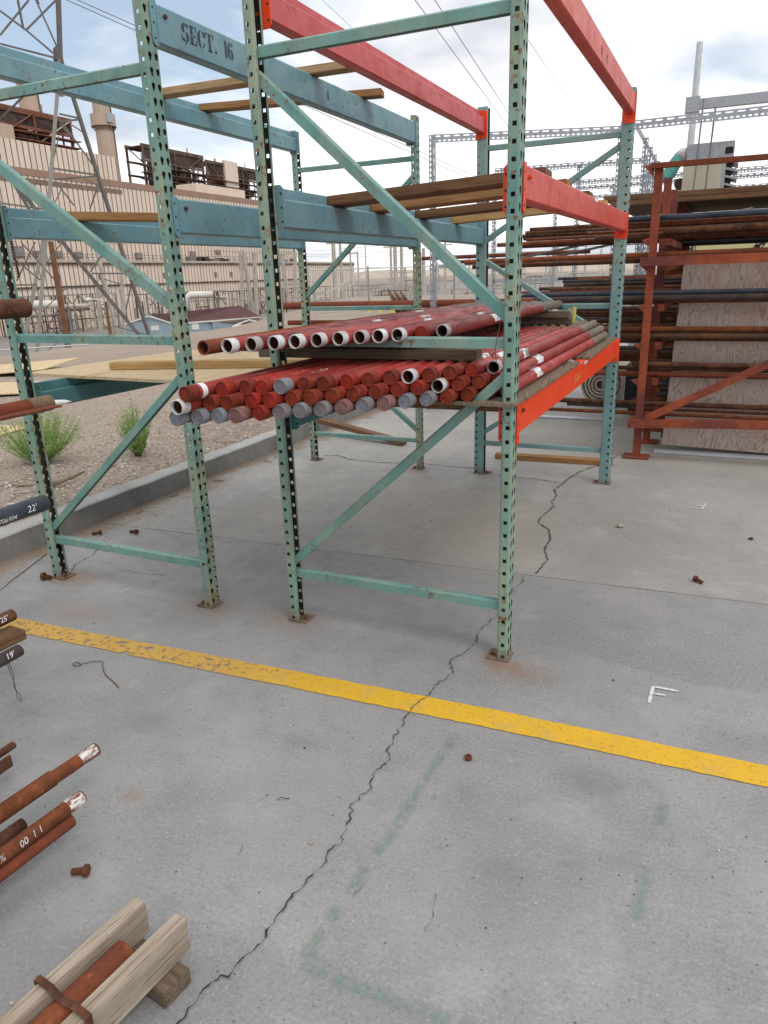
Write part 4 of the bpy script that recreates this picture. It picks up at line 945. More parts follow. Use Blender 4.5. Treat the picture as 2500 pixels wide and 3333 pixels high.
# ================================================================ FOREGROUND LEFT: pipe tips and timber
def tip(x, y, z, r, back, mat, label, name='steel_pipe', slope=0., hollow=True, group='pipe ends at the left edge', dx=0., rim=None):
    p = Vector((x, y, z)); d = Vector((dx, -1, slope)).normalized(); mb = MB()
    prof = [(.25, r*.8), (0, r*.8), (0, r*.96), (.003, r), (back, r), (back, .0005)] if hollow else [(0, .0005), (0, r*.93), (.004, r), (back, r), (back, .0005)]
    mb.lathe(p, d, prof, 24); o = mb.build(name, mat, org=(x, y, z))
    return tag(o, label, 'pipe', group)
tip(-.879, -.50, 1.388, .0345, 1.9, 'rust_d', 'thick dark brown pipe end poking in at the left edge, highest one', slope=0)
fin = tip(-.843, -.50, 1.038, .029, 1.8, 'rust_r', 'rust red finned pipe end poking in at the left edge, with tan collar and fins')
mb = MB(); mb.lathe((-.843, -.50, 1.038), (0, -1, 0), [(.001, .0295), (.05, .0298), (.10, .0295)], 24); mb.build('tan_collar', 'bare_b', fin, org=ORG[fin.name])
for sgn in (1, -1):
    for k in range(14):
        mb = MB(); y1 = -.52-.085*k-(.085 if sgn < 0 else 0); xa = -.843+sgn*.027; xb = -.843+sgn*.085
        mb.box((min(xa, xb), y1-.082, 1.028), (max(xa, xb), y1, 1.034)); mb.build('fin', 'rust_r', fin, org=ORG[fin.name])
mb = MB(); mb.lathe((-.833, -.50, 1.036), (.35, 1, -.05), [(0, .0005), (0, .012), (.05, .009), (.075, .0005)], 8); o = mb.build('white_shim', 'white'); tag(o, 'small white plastic wedge stuck in the finned pipe end', 'wedge')
bk = tip(-.912, -.55, .645, .0325, 1.8, 'blue_pipe', 'blue black pipe end at the left edge with white handwritten numbers')
def on_pipe(o, text, x, y, z, r, ang, size, mat, back=False):
    """handwriting on the pipe flank, reading towards +y"""
    a = R(ang); nrm = Vector((math.cos(a), 0, math.sin(a))); upv = Vector((-math.sin(a), 0, math.cos(a)))
    m = frame((0, 1, 0), upv, Vector((x+nrm.x*(r+.0014), y, z+nrm.z*(r+.0014)))-upv*size*.36); return penned('hand_mark', text, m, size, mat, o, .25)
on_pipe(bk, '2706904', -.912, -.80, .645, .0325, -10, .026, 'chalk'); on_pipe(bk, "22'", -.912, -.66, .645, .0325, 10, .036, 'chalk')
t4 = tip(-.871, -.813, .28, .023, 1.4, 'rust_d', 'dark pipe end low at the left edge above the yellow line')
on_pipe(t4, "25'", -.871, -.885, .28, .023, 25, .028, 'chalk')
lumber('lumber', (-.90, -1.9, .222), (-.835, -.83, .222), .09, .04, 'lumber_b', 'brown plank end between two dark pipe ends at the left edge', group='loose lumber')
t5 = tip(-.75, -.90, .198, .023, 1.4, 'black_pipe', "black pipe end low at the left edge chalked 19'")
on_pipe(t5, "19'", -.75, -.975, .198, .023, 30, .030, 'chalk')
mb = MB(); mb.path([(-.755, -.95, .178), (-.748, -.945, .12), (-.755, -.95, .07), (-.745, -.94, .03), (-.735, -.945, .012), (-.742, -.955, .03), (-.748, -.95, .09), (-.758, -.955, .176)], .0013, 5); tag(mb.build('tie_wire', 'wire'), "rusty wire loop hanging from the pipe chalked 19'", 'wire')
rod = MB(); prof = []
for i in range(60): prof += [(i*.006, .0105), (i*.006+.003, .0125)]
rod.lathe((-.414, -1.22, .10), (0, -1, 0), [(0, .0005)]+prof+[(.36, .012), (.9, .012), (.9, .0005)], 14); tag(rod.build('threaded_rod', 'rust_d'), 'dark threaded rod end poking in low at the left edge', 'rod')
mb = MB(); mb.prism([(-.40, .07), (-.365, .07), (-.365, .11), (-.371, .11), (-.371, .076), (-.40, .076)], 'y', -2.1, -1.27); tag(mb.build('steel_angle', 'rust_d'), 'dark steel angle end below the threaded rod at the left edge', 'angle iron')
P_ = 'rusty pipe ends above the slab'
def ring_paint(o, x, y, z, r, a, b, mat='white_end', dx=0.):
    mb = MB(); mb.lathe((x, y, z), (dx, -1, 0), [(a, r*1.008), (b, r*1.008)], 24); return mb.build('painted_end', mat, o, org=ORG[o.name])
def worn_white():
    m, t, b = newmat('flaking_white_paint'); v = coords(t, (6, 1.5, 6)); n = noise(t, v, 9, 7, .75)
    L(t, mix(t, ramp(t, n, [(.46, 0), (.54, 1)]), (.62, .60, .57), (.15, .05, .025)), b.inputs['Base Color']); b.inputs['Roughness'].default_value = .7; return m
MT['flaky'] = worn_white()
dx_ = -.085
p1 = tip(-.075, -1.20, .165, .0195, .95, 'rust', 'rusty pipe with flaking white painted end, farthest of the pair at the left', group=P_, dx=dx_); ring_paint(p1, -.075, -1.20, .165, .0195, .006, .062, 'flaky', dx_)
mb = MB(); mb.lathe((-.088, -1.345, .166), (dx_, -1, 0), [(0, .0195), (.002, .023), (.5, .023)], 24); mb.build('sleeve', 'rust', p1, org=ORG[p1.name])
p2 = tip(.011, -1.342, .132, .0195, .9, 'rust', 'rusty pipe with worn white end and cream handwritten marks at the left', group=P_, dx=dx_); ring_paint(p2, .011, -1.342, .132, .0195, .004, .05, 'flaky', dx_)
on_pipe(p2, '00  1 1', -.002, -1.545, .132, .0195, 32, .024, 'white_end'); on_pipe(p2, '%', -.007, -1.60, .132, .0195, 32, .024, 'white_end')
tip(.006, -1.384, .088, .0195, .85, 'rust_r', 'plain rusty red pipe tucked under the cream marked pipe', group=P_, dx=dx_)
tip(-.09, -1.454, .100, .0165, .8, 'rust_d', 'short dark rusty pipe between the two painted pipes', group=P_, dx=dx_)
# crib and racking that carries them, out beyond the left edge of the picture
for k, (xx, yy, z0, z1) in enumerate(((-.10, -1.72, 0, .0665), (-.16, -2.0, 0, .0665))):
    lumber('crib_block', (xx-.32, yy, .033), (xx+.13, yy, .033), .09, .066, 'lumber_g', 'grey crib timber under the rusty pipes, ' + ('nearer the pipe ends' if k == 0 else 'farther from the pipe ends'), group='crib timbers')
lr = thing('pipe_stand', (-1.1, -1.75, 0), 'rust red steel stand holding the pipes at the left edge', 'rack')
for yy in (-1.45, -2.15):
    mb = MB(); mb.box((-1.26, yy-.04, .01), (-1.18, yy+.04, 1.5)); mb.build('upright', 'red_rack', lr)
    mb = MB(); mb.box((-1.36, yy-.09, 0), (-1.08, yy+.09, .012)); mb.build('foot_plate', 'red_rack', lr)
    for z in (1.353, 1.008, .612, .20, .174):
        if z == .174: continue
        mb = MB(); mb.box((-1.18, yy-.025, z-.05), (-.68, yy+.025, z)); mb.build('arm', 'red_rack', lr)

# timber bundle strapped round a pipe
rotb = R(-7); pv = Vector((.45, -1.56, 0)); Mz = Matrix.Translation(pv) @ Matrix.Rotation(rotb, 4, 'Z')
W_ = lambda x, y, z: Mz @ Vector((x, y, z))
lumber('timber', W_(-.052, -.72, .086), W_(-.052, .012, .086), .037, .086, 'lumber_g', 'weathered grey timber on edge at the bottom left, left of the rusty pipe', 'timber', 'strapped timbers')
lumber('timber', W_(.062, -.72, .086), W_(.062, .028, .086), .037, .086, 'lumber_g', 'weathered grey timber on edge at the bottom left, right of the rusty pipe', 'timber', 'strapped timbers')
q0 = W_(.005, -.078, .093); q1 = W_(.005, -.74, .093); mb = MB(); d_ = (q1-q0); mb.lathe(q0, d_, [(.2, .026), (0, .027), (0, .031), (.003, .0325), (.66, .0325), (.66, .0005)], 24); o = mb.build('steel_pipe', 'rust_o', org=tuple(q0)); tag(o, 'orange rusty pipe wedged between the two timbers at the bottom left', 'pipe')
lumber('crib_block', W_(-.10, -.045, .021), W_(.112, -.045, .021), .075, .041, 'lumber_d', 'dark cross block under the timber ends at the bottom left', group='crib timbers')
lumber('crib_block', W_(-.12, -.6, .021), W_(.13, -.6, .021), .075, .041, 'lumber_d', 'dark cross block under the far end of the timbers at the bottom left', group='crib timbers')
mb = MB(); a, b_ = -.237, -.222
ring = [(-.0735, .041), (-.0735, .1355), (-.05, .1365), (-.03, .1365), (-.012, .1275), (.02, .1275), (.042, .1365), (.0855, .1365), (.0855, .041)]
vs = []
for x, z in ring: vs += [W_(x, a, z), W_(x, b_, z)]
mb.add(vs, [(2*i, 2*i+1, 2*i+3, 2*i+2) for i in range(len(ring)-1)]); o = mb.build('steel_strap', 'rust_d'); tag(o, 'rusty steel strap over the timber bundle at the bottom left', 'strap'); s_ = o.modifiers.new('t', 'SOLIDIFY'); s_.thickness = .0016; s_.offset = 1
# knots on the timbers' end faces are in the wood material

# ================================================================ RUST RED STEEL RACK ON THE RIGHT
rr = thing('cantilever_rack', (1.0, 4.4, 0), 'rust red steel pipe rack on the right with a bent bottom rail', 'rack')
cols = [(.945, 3.5, 2.135), (.968, 4.08, 2.125), (.985, 4.62, 2.085), (1.005, 5.16, 1.972), (1.02, 5.72, 1.972), (1.04, 6.3, 1.972)]
for i, (x, y, h) in enumerate(cols):
    for xx in (x, x+2.25):
        mb = MB()
        mb.box((xx-.028, y-.004, .014), (xx-.022, y+.056, h)); mb.box((xx+.022, y-.004, .014), (xx+.028, y+.056, h)); mb.box((xx-.022, y+.021, .014), (xx+.022, y+.030, h-.002))
        mb.box((xx-.0275, y-.0045, .0142), (xx+.0275, y+.0035, h-.003))
        u = mb.build('upright', 'red_rack', rr)
        mb = MB(); mb.box((xx-.10, y-.06, .001), (xx+.10, y+.10, .014), 0, .002); mb.build('foot_plate', 'red_rack', u, org=ORG[rr.name])
def xrail(x0, z0, x1, z1, y, h, d, name='rail', mat='red_rack', hump=0.):
    mb = MB(); n = 14; vs = []
    for i in range(n+1):
        t = i/n; x = x0+(x1-x0)*t; z = z0+(z1-z0)*t+hump*math.sin(min(1, t*1.0)*math.pi)
        # channel with the flange turned up
        prof = [(y, z-h/2), (y-d, z-h/2+h*.30), (y-d, z+h/2), (y-d+.006, z+h/2), (y-d+.006, z-h/2+h*.36), (y, z-h/2+h*.16)]
        prof = [(y, z-h/2), (y-d, z-h/2), (y-d, z+h/2), (y, z+h/2)]
        vs += [(x, a, b) for a, b in prof]
    k = 4
    mb.add(vs, [(i*k+j, i*k+(j+1) % k, (i+1)*k+(j+1) % k, (i+1)*k+j) for i in range(n) for j in range(k)]+[(0, 1, 2, 3), tuple(n*k+j for j in (3, 2, 1, 0))])
    return mb.build(name, mat, rr)
xrail(.868, 1.5005, 3.3, 1.5, 3.493, .066, .05); xrail(.868, .281, 3.3, .30, 3.493, .062, .05, hump=.035)
xrail(.895, 2.146, 3.3, 2.128, 3.493, .034, .05, 'top_rail', 'rust_r')
mb = MB(); mb.bar((1.0, 3.47, .33), (3.15, 3.47, 1.50), .012, .058, (0, 0, 1)); mb.build('brace', 'red_rack', rr)
mb = MB(); mb.add([(.84, 3.49, 2.155), (.915, 3.49, 2.07), (.915, 3.49, 2.155), (.84, 3.50, 2.155), (.915, 3.50, 2.07), (.915, 3.50, 2.155)], [(0, 1, 2), (5, 4, 3), (0, 3, 4, 1), (1, 4, 5, 2), (2, 5, 3, 0)]); mb.build('gusset', 'red_rack', rr)
LEV = [.325, .63, .905, 1.19, 1.485, 1.66]
for z in LEV:
    for x in (1.035, 3.10):
        mb = MB(); mb.box((x-.022, 3.55, z-.05), (x+.022, 6.35, z)); mb.build('arm', 'rust_r', rr)
    mb = MB(); mb.prism([(.918, z+.01), (.862, z-.008), (.918, z-.055)], 'y', 3.50, 3.512); mb.build('gusset', 'red_rack', rr)
for x in (1.035, 3.10):
    mb = MB(); mb.box((x-.03, 5.0, 1.975), (x+.03, 6.5, 2.0)); mb.build('arm', 'rust_r', rr)
def xpipe(x0, y, z, r, mat, label, x1=3.3, name='steel_pipe', z1=None, group='long pipes on the rust red rack', hollow=True):
    p0 = Vector((x0, y, z)); p1 = Vector((x1, y, z if z1 is None else z1)); mb = MB()
    L_ = (p1-p0).length; prof = [(.3, r*.75), (0, r*.75), (0, r*.97), (.003, r), (L_, r), (L_, .0005)] if hollow else [(0, .0005), (0, r), (L_, r), (L_, .0005)]
    mb.lathe(p0, p1-p0, prof, 14); return tag(mb.build(name, mat, org=(x0, y, z)), label, 'pipe', group)
AD = {'blue_pipe': 'blue black', 'rust': 'rusty', 'rust_o': 'orange rusty', 'rust_r': 'red rusty', 'rust_d': 'dark rusty', 'black_pipe': 'black', 'brown_pipe': 'tan brown', 'grey_rod': 'grey'}
near = [(1.805, .021, .62, 'blue_pipe', 3.60), (1.765, .020, .70, 'rust', 3.64), (1.712, .023, 1.0, 'rust_d', 3.60), (1.684, .021, .5, 'rust_d', 3.66), (1.5475, .021, -.55, 'rust_o', 3.62), (1.509, .018, -.50, 'rust_d', 3.68),
        (1.272, .019, -.05, 'blue_pipe', 3.64), (1.235, .022, .05, 'black_pipe', 3.60), (1.212, .020, .6, 'rust_d', 3.66), (1.004, .021, .35, 'rust', 3.60), (.958, .026, .3, 'brown_pipe', 3.62), (.929, .022, .6, 'rust_d', 3.69), (.736, .021, .86, 'rust_d', 3.60), (.70, .017, .2, 'rust_d', 3.64), (.658, .022, -.2, 'rust_r', 3.62), (.417, .020, -.3, 'rust_d', 3.66), (.342, .015, -.6, 'rust', 3.62)]
wh = ['in the topmost bundle', 'second in the topmost bundle', 'third in the topmost bundle', 'lowest in the topmost bundle', 'just above the middle rail', 'just below the middle rail one', 'upper of the chest height bundle', 'in front in the chest height bundle', 'behind in the chest height bundle', 'upper, beside the stack', 'thick one', 'just behind the thick tan one', 'short one at knee level', 'thin one at knee level', 'lowest at knee level', 'upper of the bottom pair', 'lowest of all near the floor']
for (z, r, x0, mt, y), w_ in zip(near, wh):
    o = xpipe(x0, y, z, r, mt, f'{AD[mt]} pipe on the rust red rack front, {w_}')
rnd = random.Random(21); k = 0
farl = [(-.20, 1.819, .016, 'rust_d'), (-.256, 1.795, .017, 'brown_pipe'), (-.31, 1.771, .017, 'rust_d'), (-.31, 1.748, .014, 'black_pipe'), (.30, 1.762, .018, 'black_pipe'), (-.52, 1.702, .018, 'rust_o'), (-.40, 1.68, .016, 'rust_d'), (.03, 1.385, .012, 'black_pipe'), (.115, 1.362, .014, 'black_pipe'), (.24, 1.378, .013, 'rust_o'), (.1, 1.33, .016, 'black_pipe'), (-.144, 1.297, .016, 'black_pipe'), (.0, 1.296, .017, 'rust_d'), (.054, 1.268, .012, 'rust_r'), (-.3, 1.235, .014, 'blue_pipe'), (.217, 1.158, .018, 'black_pipe'), (.218, 1.122, .018, 'black_pipe'), (.22, 1.085, .018, 'rust_d'), (.22, 1.052, .014, 'rust_d'), (.0, .998, .02, 'brown_pipe'), (.25, .965, .022, 'blue_pipe'), (.3, .93, .022, 'rust_r'), (.2, .86, .02, 'rust_d'), (.25, .82, .018, 'black_pipe'), (.30, .78, .018, 'black_pipe'), (.2, .735, .022, 'brown_pipe'), (.3, .69, .02, 'rust_d'), (.2, .655, .02, 'rust_r'), (1.0, .46, .022, 'black_pipe'), (1.0, .36, .02, 'black_pipe')]
for i, (x0, z, r, mt) in enumerate(farl):
    y = 4.42+.07*(i % 4)
    fo = xpipe(x0, y, z, r, mt, f'{AD[mt]} pipe deeper in the rust red rack, {ORD[i]} from the top', group='pipes deeper in the rust red rack')
    if i == 21: printed = fo
xpipe(-.50, 4.56, 1.55, .011, 'grey_rod', 'slim grey rod slanting up to the right, upper of the two', x1=1.6, z1=1.89, hollow=False, group='slanting rods'); xpipe(-.32, 4.62, 1.525, .011, 'grey_rod', 'slim grey rod slanting up to the right, lower of the two', x1=1.6, z1=1.86, hollow=False, group='slanting rods')
rnd = random.Random(33); k = 0
for i in range(22):
    lev = i % 5; z = (.345, .652, .925, 1.21, 1.505)[lev]+.021+.041*(i//15); y = 4.75+.045*(i//5 % 3)*3+rnd.uniform(0, .03)+.10*(i % 3); mt = rnd.choice(['black_pipe', 'rust_d', 'rust_d', 'brown_pipe', 'rust', 'blue_pipe'])
    xpipe(rnd.uniform(-.1, .7) if lev > 1 else rnd.uniform(.8, .95), y+.25*(i//10), z, rnd.uniform(.017, .021), mt, f'dark pipe in the tangle at the back of the rust red rack', group='pipes at the back of the rust red rack')
for i in range(15):
    lev = i % 5; xpipe(rnd.uniform(-.5, .6) if lev > 1 else .85, 3.74+.012*i, (.352, .672, .95, 1.225, 1.70)[lev]+.028*(i//5 % 3)+.006, rnd.uniform(.009, .013), rnd.choice(['rust_d', 'black_pipe', 'rust', 'rust_d']), 'slim dark rusty bar among the pipes of the rust red rack', group='slim bars on the rust red rack', hollow=False)
slabsheet('shade_board', 2.1, 5.75, 1.662, 2.3, 1.15, .03, 0, 'black', 'added dark board shelf for shade under the rack top of the rust red rack', 'shelf')  # dark board added so the space under the planks looks shaded
slabsheet('shade_board', 2.1, 6.36, .02, 2.3, .03, 1.6, 0, 'dark_bg', 'dark sheet added for the shade behind the rust red rack', 'sheet')  # dark backing added in place of the shade behind the rack
# white stencilled words on one deep pipe
penned('pipe_print', 'MAS ST.      IN. KER-MEX', frame((1, 0, 0), (0, 0, 1), (.62, 4.42+.07*1-.0225, .918)), .03, 'white_end', printed)
# leaning plywood sheets
def lean(name, x0, x1, y, z0, h, ang, mat, label, skew=0.):
    mb = MB(); w = x1-x0; mb.box((-w/2, -.009, 0), (w/2, .009, h)); me_o = mb.build(name, mat, org=(0, 0, 0)); me_o.location = ((x0+x1)/2, y, z0); me_o.rotation_euler = (ang, skew, 0)
    return tag(me_o, label, 'plywood')
def ply_up(x0, x1, y, h, mat, label, ang, skew):
    # grain vertical: sheet length on local Y, laid up by rotation
    mb = MB(); w = x1-x0; mb.box((-w/2, 0, -.009), (w/2, h, .009)); o = mb.build('plywood_sheet', mat, org=(0, 0, 0)); o.rotation_mode = 'XYZ'
    o.matrix_world = Matrix.Translation(((x0+x1)/2, y, .03)) @ Matrix.Rotation(skew, 4, 'Y') @ Matrix.Rotation(R(90)-ang, 4, 'X'); return tag(o, label, 'plywood')
ply_up(1.115, 3.0, 3.81, 1.46, 'ply', 'pale knotty plywood sheet leaning inside the rust red rack', R(2.0), R(1.5))
ply_up(1.09, 2.6, 4.00, 1.50, 'ply_dark', 'dark plywood sheet leaning behind the pale one', R(3), R(3.2))
mb = MB(); mb.box((1.06, 3.70, .002), (3.2, 3.785, .022), 0, .003); tag(mb.build('galvanised_strip', 'galv_l'), 'long galvanised strip on the slab at the foot of the plywood', 'steel strip')
mb = MB(); mb.box((-.2, 4.95, .002), (.55, 5.05, .014), 0, .003); tag(mb.build('galvanised_strip', 'galv_l'), 'galvanised strip on the slab seen below the orange beam', 'steel strip')
# roll of felt
mb = MB(); cx, cz, yy = .30, .237, 5.9; vs = []; n = 96; turns = 5.5; th = .016
for i in range(n+1):
    a = 2*math.pi*turns*i/n; r_ = .03+.205*i/n; vs += [(cx+r_*math.cos(a), yy, cz+r_*math.sin(a)), (cx+(r_+.022)*math.cos(a), yy, cz+(r_+.022)*math.sin(a)), (cx+r_*math.cos(a), yy+1.2, cz+r_*math.sin(a)), (cx+(r_+.022)*math.cos(a), yy+1.2, cz+(r_+.022)*math.sin(a))]
fs = []
for i in range(n): a = 4*i; b = a+4; fs += [(a, a+1, b+1, b), (a+2, b+2, b+3, a+3), (a+1, a+3, b+3, b+1), (a, b, b+2, a+2)]
mb.add(vs, fs); o = mb.build('felt_roll', 'roll'); o.location.z = 0.0; tag(o, 'beige roll of thick felt standing on the slab behind the right rack', 'roll')
mb = MB(); mb.tube((cx, yy+.035, cz+.0), (cx, yy+.05, cz), .225, n=40); mb.build('roll_core', 'roll_in', o)
# black tarp bundle standing in for the shade behind
mb = MB(); mb.box((.62, 5.3, .02), (3.2, 5.9, .56), 0, .05); tag(mb.build('shade_bundle', 'black'), 'black bundle added for shade on the slab behind the rust red rack', 'infill')
mb = MB(); mb.tube((.1, 5.02, .16), (3.2, 5.02, .16), .03, n=12); tag(mb.build('steel_pipe', 'black_pipe'), 'black pipe low across the slab behind the right rack', 'pipe')
lumber('crib_block', (1.1, 4.9, .065), (1.1, 5.12, .065), .09, .126, 'lumber_d', 'dark block under the black pipe behind the right rack', group='crib timbers'); lumber('crib_block', (2.9, 4.9, .065), (2.9, 5.12, .065), .09, .126, 'lumber_d', 'dark block under the far end of the black pipe', group='crib timbers')
# plank stack and cooler on the rack top
for i in range(6):
    lumber('plank', (.42+.03*(i % 2), 5.02+.262*i, 2.0235), (3.3, 5.02+.262*i, 2.0235), .25, .045, 'lumber_b', f'brown plank on top of the rust red rack, lower layer, {ORD[i]} from the front', 'plank', 'planks on the rack top')
for i in range(6):
    lumber('plank', (.36+.05*(i % 3), 5.02+.262*i, 2.0695), (3.3, 5.02+.262*i, 2.0695), .25, .044, 'lumber_b', f'brown plank on top of the rust red rack, upper layer, {ORD[i]} from the front', 'plank', 'planks on the rack top')
ck = thing('evaporative_cooler', (1.15, 6.2, 2.0925), 'cream evaporative cooler with louvres standing on the planks', 'cooler')
z0 = 2.0925
mb = MB(); mb.box((.955, 5.98, z0), (1.315, 6.40, z0+.365), 0, .004); mb.build('body', 'cooler', ck)
mb = MB(); mb.box((.975, 6.0, z0+.366), (1.405, 6.40, z0+.515), 0, .004); mb.build('hood', 'galv', ck)
mb = MB(); mb.box((1.325, 5.995, z0+.40), (1.395, 5.9985, z0+.46)); mb.build('hood_opening', 'hole', ck)
mb = MB(); mb.box((1.316, 6.03, z0), (1.40, 6.38, z0+.345)); mb.build('louvre_box', 'dark_bg', ck)
mb = MB(); mb.box((1.316, 5.985, z0), (1.345, 6.03, z0+.365)); mb.build('corner_post', 'galv', ck)
for k in range(5):
    mb = MB(); zz = z0+.05+.07*k; mb.add([(1.345, 5.99, zz), (1.455, 5.99, zz-.03), (1.455, 6.36, zz-.03), (1.345, 6.36, zz), (1.345, 5.99, zz+.02), (1.455, 5.99, zz-.01), (1.455, 6.36, zz-.01), (1.345, 6.36, zz+.02)], [(0, 3, 2, 1), (4, 5, 6, 7), (0, 1, 5, 4), (1, 2, 6, 5), (2, 3, 7, 6), (3, 0, 4, 7)]); mb.build('louvre', 'galv', ck)
for k in range(4):
    mb = MB(); mb.tube((1.0+.085*k, 5.982, z0+.345), (1.0+.085*k, 5.976, z0+.345), .005, n=8); mb.build('screw', 'hole', ck)
mb = MB(); mb.tube((.935, 6.0, z0+.16), (.935, 6.05, z0+.16), .055, n=16); mb.build('motor', 'dark_bg', ck)
mb = MB(); pts = [(.985, 6.1, z0+.455), (.945, 6.08, z0+.45), (.90, 6.06, z0+.40), (.86, 6.04, z0+.34), (.83, 6.02, z0+.28), (.80, 6.0, z0+.23), (.79, 6.0, z0+.18)]
mb.path(pts, [.05, .055, .062, .064, .066, .064, .06], 16); o = mb.build('flexible_duct', 'duct', ck)
mb = MB(); mb.path(pts[:3], [.053, .058, .065], 16); mb.build('duct_wrap', 'white_end', ck)
for x, y, zb, zt, lab in ((1.09, 5.9, 2.0925, 2.98, 'left'), (1.20, 5.9, 2.0925, 2.9, 'right')):
    mb = MB(); mb.tube((x-.02, y, zb), (x, y, zt), .008, n=8); mb.tube((x-.013, y, zb+.33), (x-.0125, y, zb+.36), .014, n=8); tag(mb.build('threaded_rod', 'steel_gr'), f'dark rod standing upright in front of the cooler, {lab} of the two', 'rod', 'rods by the cooler')

# ================================================================ GALVANISED SLOTTED ANGLE RACKS
SLM = {}
def slot_poly(cx, cy, a, b):
    out = []
    for i in range(16):
        t = 2*math.pi*i/16; c_, s_ = math.cos(t), math.sin(t); out.append((cx+a*math.copysign(abs(c_)**.5, c_), cy+b*math.copysign(abs(s_)**.8, s_)))
    return out
def slot_mesh(nm, w):
    if (nm, w) in SLM: return SLM[(nm, w)]
    mb = MB(); ml = .10
    for k in range(nm):
        x = k*ml
        ringpanel(mb, (x, 0, w*.5), (1, 0, 0), (0, 0, 1), ml, w*.5, slot_poly(ml*.5, w*.28, .034, w*.085))
        ringpanel(mb, (x, 0, 0), (1, 0, 0), (0, 0, 1), ml*.5, w*.5, slot_poly(ml*.25, w*.24, .015, w*.095))
        ringpanel(mb, (x+ml*.5, 0, 0), (1, 0, 0), (0, 0, 1), ml*.5, w*.5, slot_poly(ml*.25, w*.24, .015, w*.095))
    Lx = nm*ml; mb.add([(0, 0, w), (Lx, 0, w), (Lx, w*.55, w), (0, w*.55, w)], [(0, 1, 2, 3)])
    SLM[(nm, w)] = mb.mesh('slotted_angle', [MT['galv']]); return SLM[(nm, w)]
def slotted(par, p0, p1, w=.075, upv=(0, 0, 1), name='slotted_rail'):
    p0 = Vector(p0); p1 = Vector(p1); d = p1-p0; nm = max(1, round(d.length/.1)); s = d.length/(nm*.1); d.normalize(); u = Vector(upv)
    u = (u-d*u.dot(d)).normalized(); y = u.cross(d)
    o = bpy.data.objects.new(name, slot_mesh(nm, w)); C.objects.link(o); o.parent = par
    m = Matrix((d*s, y, u)).transposed().to_4x4(); m.translation = p0-Vector(ORG[par.name]); o.matrix_local = m
    sm = o.modifiers.new('gauge', 'SOLIDIFY'); sm.thickness = .0035; sm.offset = 0
    return o
s1 = thing('slotted_angle_rack', (.9, 5.9, 0), 'tall galvanised slotted angle rack frame behind the orange beams', 'rack', 'slotted angle racks')
slotted(s1, (-1.43, 5.2, 2.745), (.37, 5.75, 2.725)); slotted(s1, (.37, 5.62, 2.73), (3.2, 5.62, 2.73), .082)
slotted(s1, (-1.47, 5.2, 0), (-1.47, 5.2, 2.82), .075, (1, 0, 0), 'slotted_post'); slotted(s1, (3.1, 5.68, 0), (3.1, 5.68, 2.8), .075, (1, 0, 0), 'slotted_post'); slotted(s1, (.33, 5.78, 0), (.33, 5.78, 2.8), .06, (1, 0, 0), 'slotted_post')
slotted(s1, (.48, 6.0, 2.78), (.30, 10.6, 2.95), .07)
for yy in (7.0, 8.0, 9.0, 10.0): slotted(s1, (.44-.04*(yy-7), yy, 0), (.44-.04*(yy-7), yy, 2.82+.037*(yy-6)), .06, (1, 0, 0), 'slotted_post')
slotted(s1, (.24, 6.0, 2.25), (.95, 6.0, 1.52), .075); slotted(s1, (1.05, 6.62, 1.92), (3.2, 6.62, 1.925), .075); slotted(s1, (.3, 6.3, 1.70), (1.0, 6.3, 1.70), .08)
slotted(s1, (1.05, 6.62, 0), (1.05, 6.62, 1.99), .07, (1, 0, 0), 'slotted_post')
slotted(s1, (1.45, 6.55, 1.20), (1.95, 6.55, 1.85), .075); slotted(s1, (.3, 6.3, 1.25), (1.0, 6.3, 1.25), .08)
s2 = thing('slotted_angle_rack', (-.6, 9.0, 0), 'farther slotted angle rack frame seen below the orange beam', 'rack', 'slotted angle racks')
slotted(s2, (-1.87, 9.0, 2.87), (.3, 9.0, 2.83), .075)
for x in (-1.87, -.62, .3): slotted(s2, (x-.035, 9.0, 0), (x-.035, 9.0, 2.88), .07, (1, 0, 0), 'slotted_post')
slotted(s2, (-1.87, 9.0, 1.3), (.3, 9.0, 1.3), .06)
s3 = thing('slotted_angle_rack', (-.4, 11.5, 0), 'farthest slotted angle rack frame with two close rails', 'rack', 'slotted angle racks')
slotted(s3, (-1.5, 11.5, 2.88), (2.8, 11.5, 2.86), .08); slotted(s3, (-1.5, 11.6, 2.80), (2.8, 11.6, 2.78), .07); slotted(s3, (-1.5, 11.5, 2.64), (2.8, 11.5, 2.62), .06)
for x in (-1.5, -.3, 1.0, 2.6): slotted(s3, (x, 11.5, 0), (x, 11.5, 2.95), .07, (1, 0, 0), 'slotted_post')
# pipes on the frame behind, sticking out to the left
for x0, x1, y, z, r, mt, lb in ((-3.47, .2, 5.32, 1.150, .043, 'rust_r', 'thick red rusty pipe sticking out left behind the racks'), (-3.45, .2, 5.42, .945, .03, 'rust_r', 'red rusty pipe below the thick one behind the racks'), (-1.6, .2, 5.30, 1.63, .02, 'rust', 'rusty pipe with its end by the far post of the left rack'), (-1.2, .25, 5.36, 1.58, .018, 'rust_d', 'dark rusty pipe ending beside the far right post')):
    xpipe(x0, y, z, r, mt, lb, x1=x1, group='pipes on the slotted rack')
for z, x in ((1.107, -1.42), (.915, -1.42), (1.107, .28), (.915, .28), (1.56, -1.35), (1.56, .28)):
    mb = MB(); mb.box((x-.02, 5.19 if x < 0 else 5.25, z-.04), (x+.02, 5.80, z)); mb.build('arm', 'galv', s1)
lumber('plank', (-2.1, 5.3, .82), (-.2, 5.35, .82), .2, .04, 'lumber_g', 'grey plank behind the racks under the rusty pipes', 'plank')
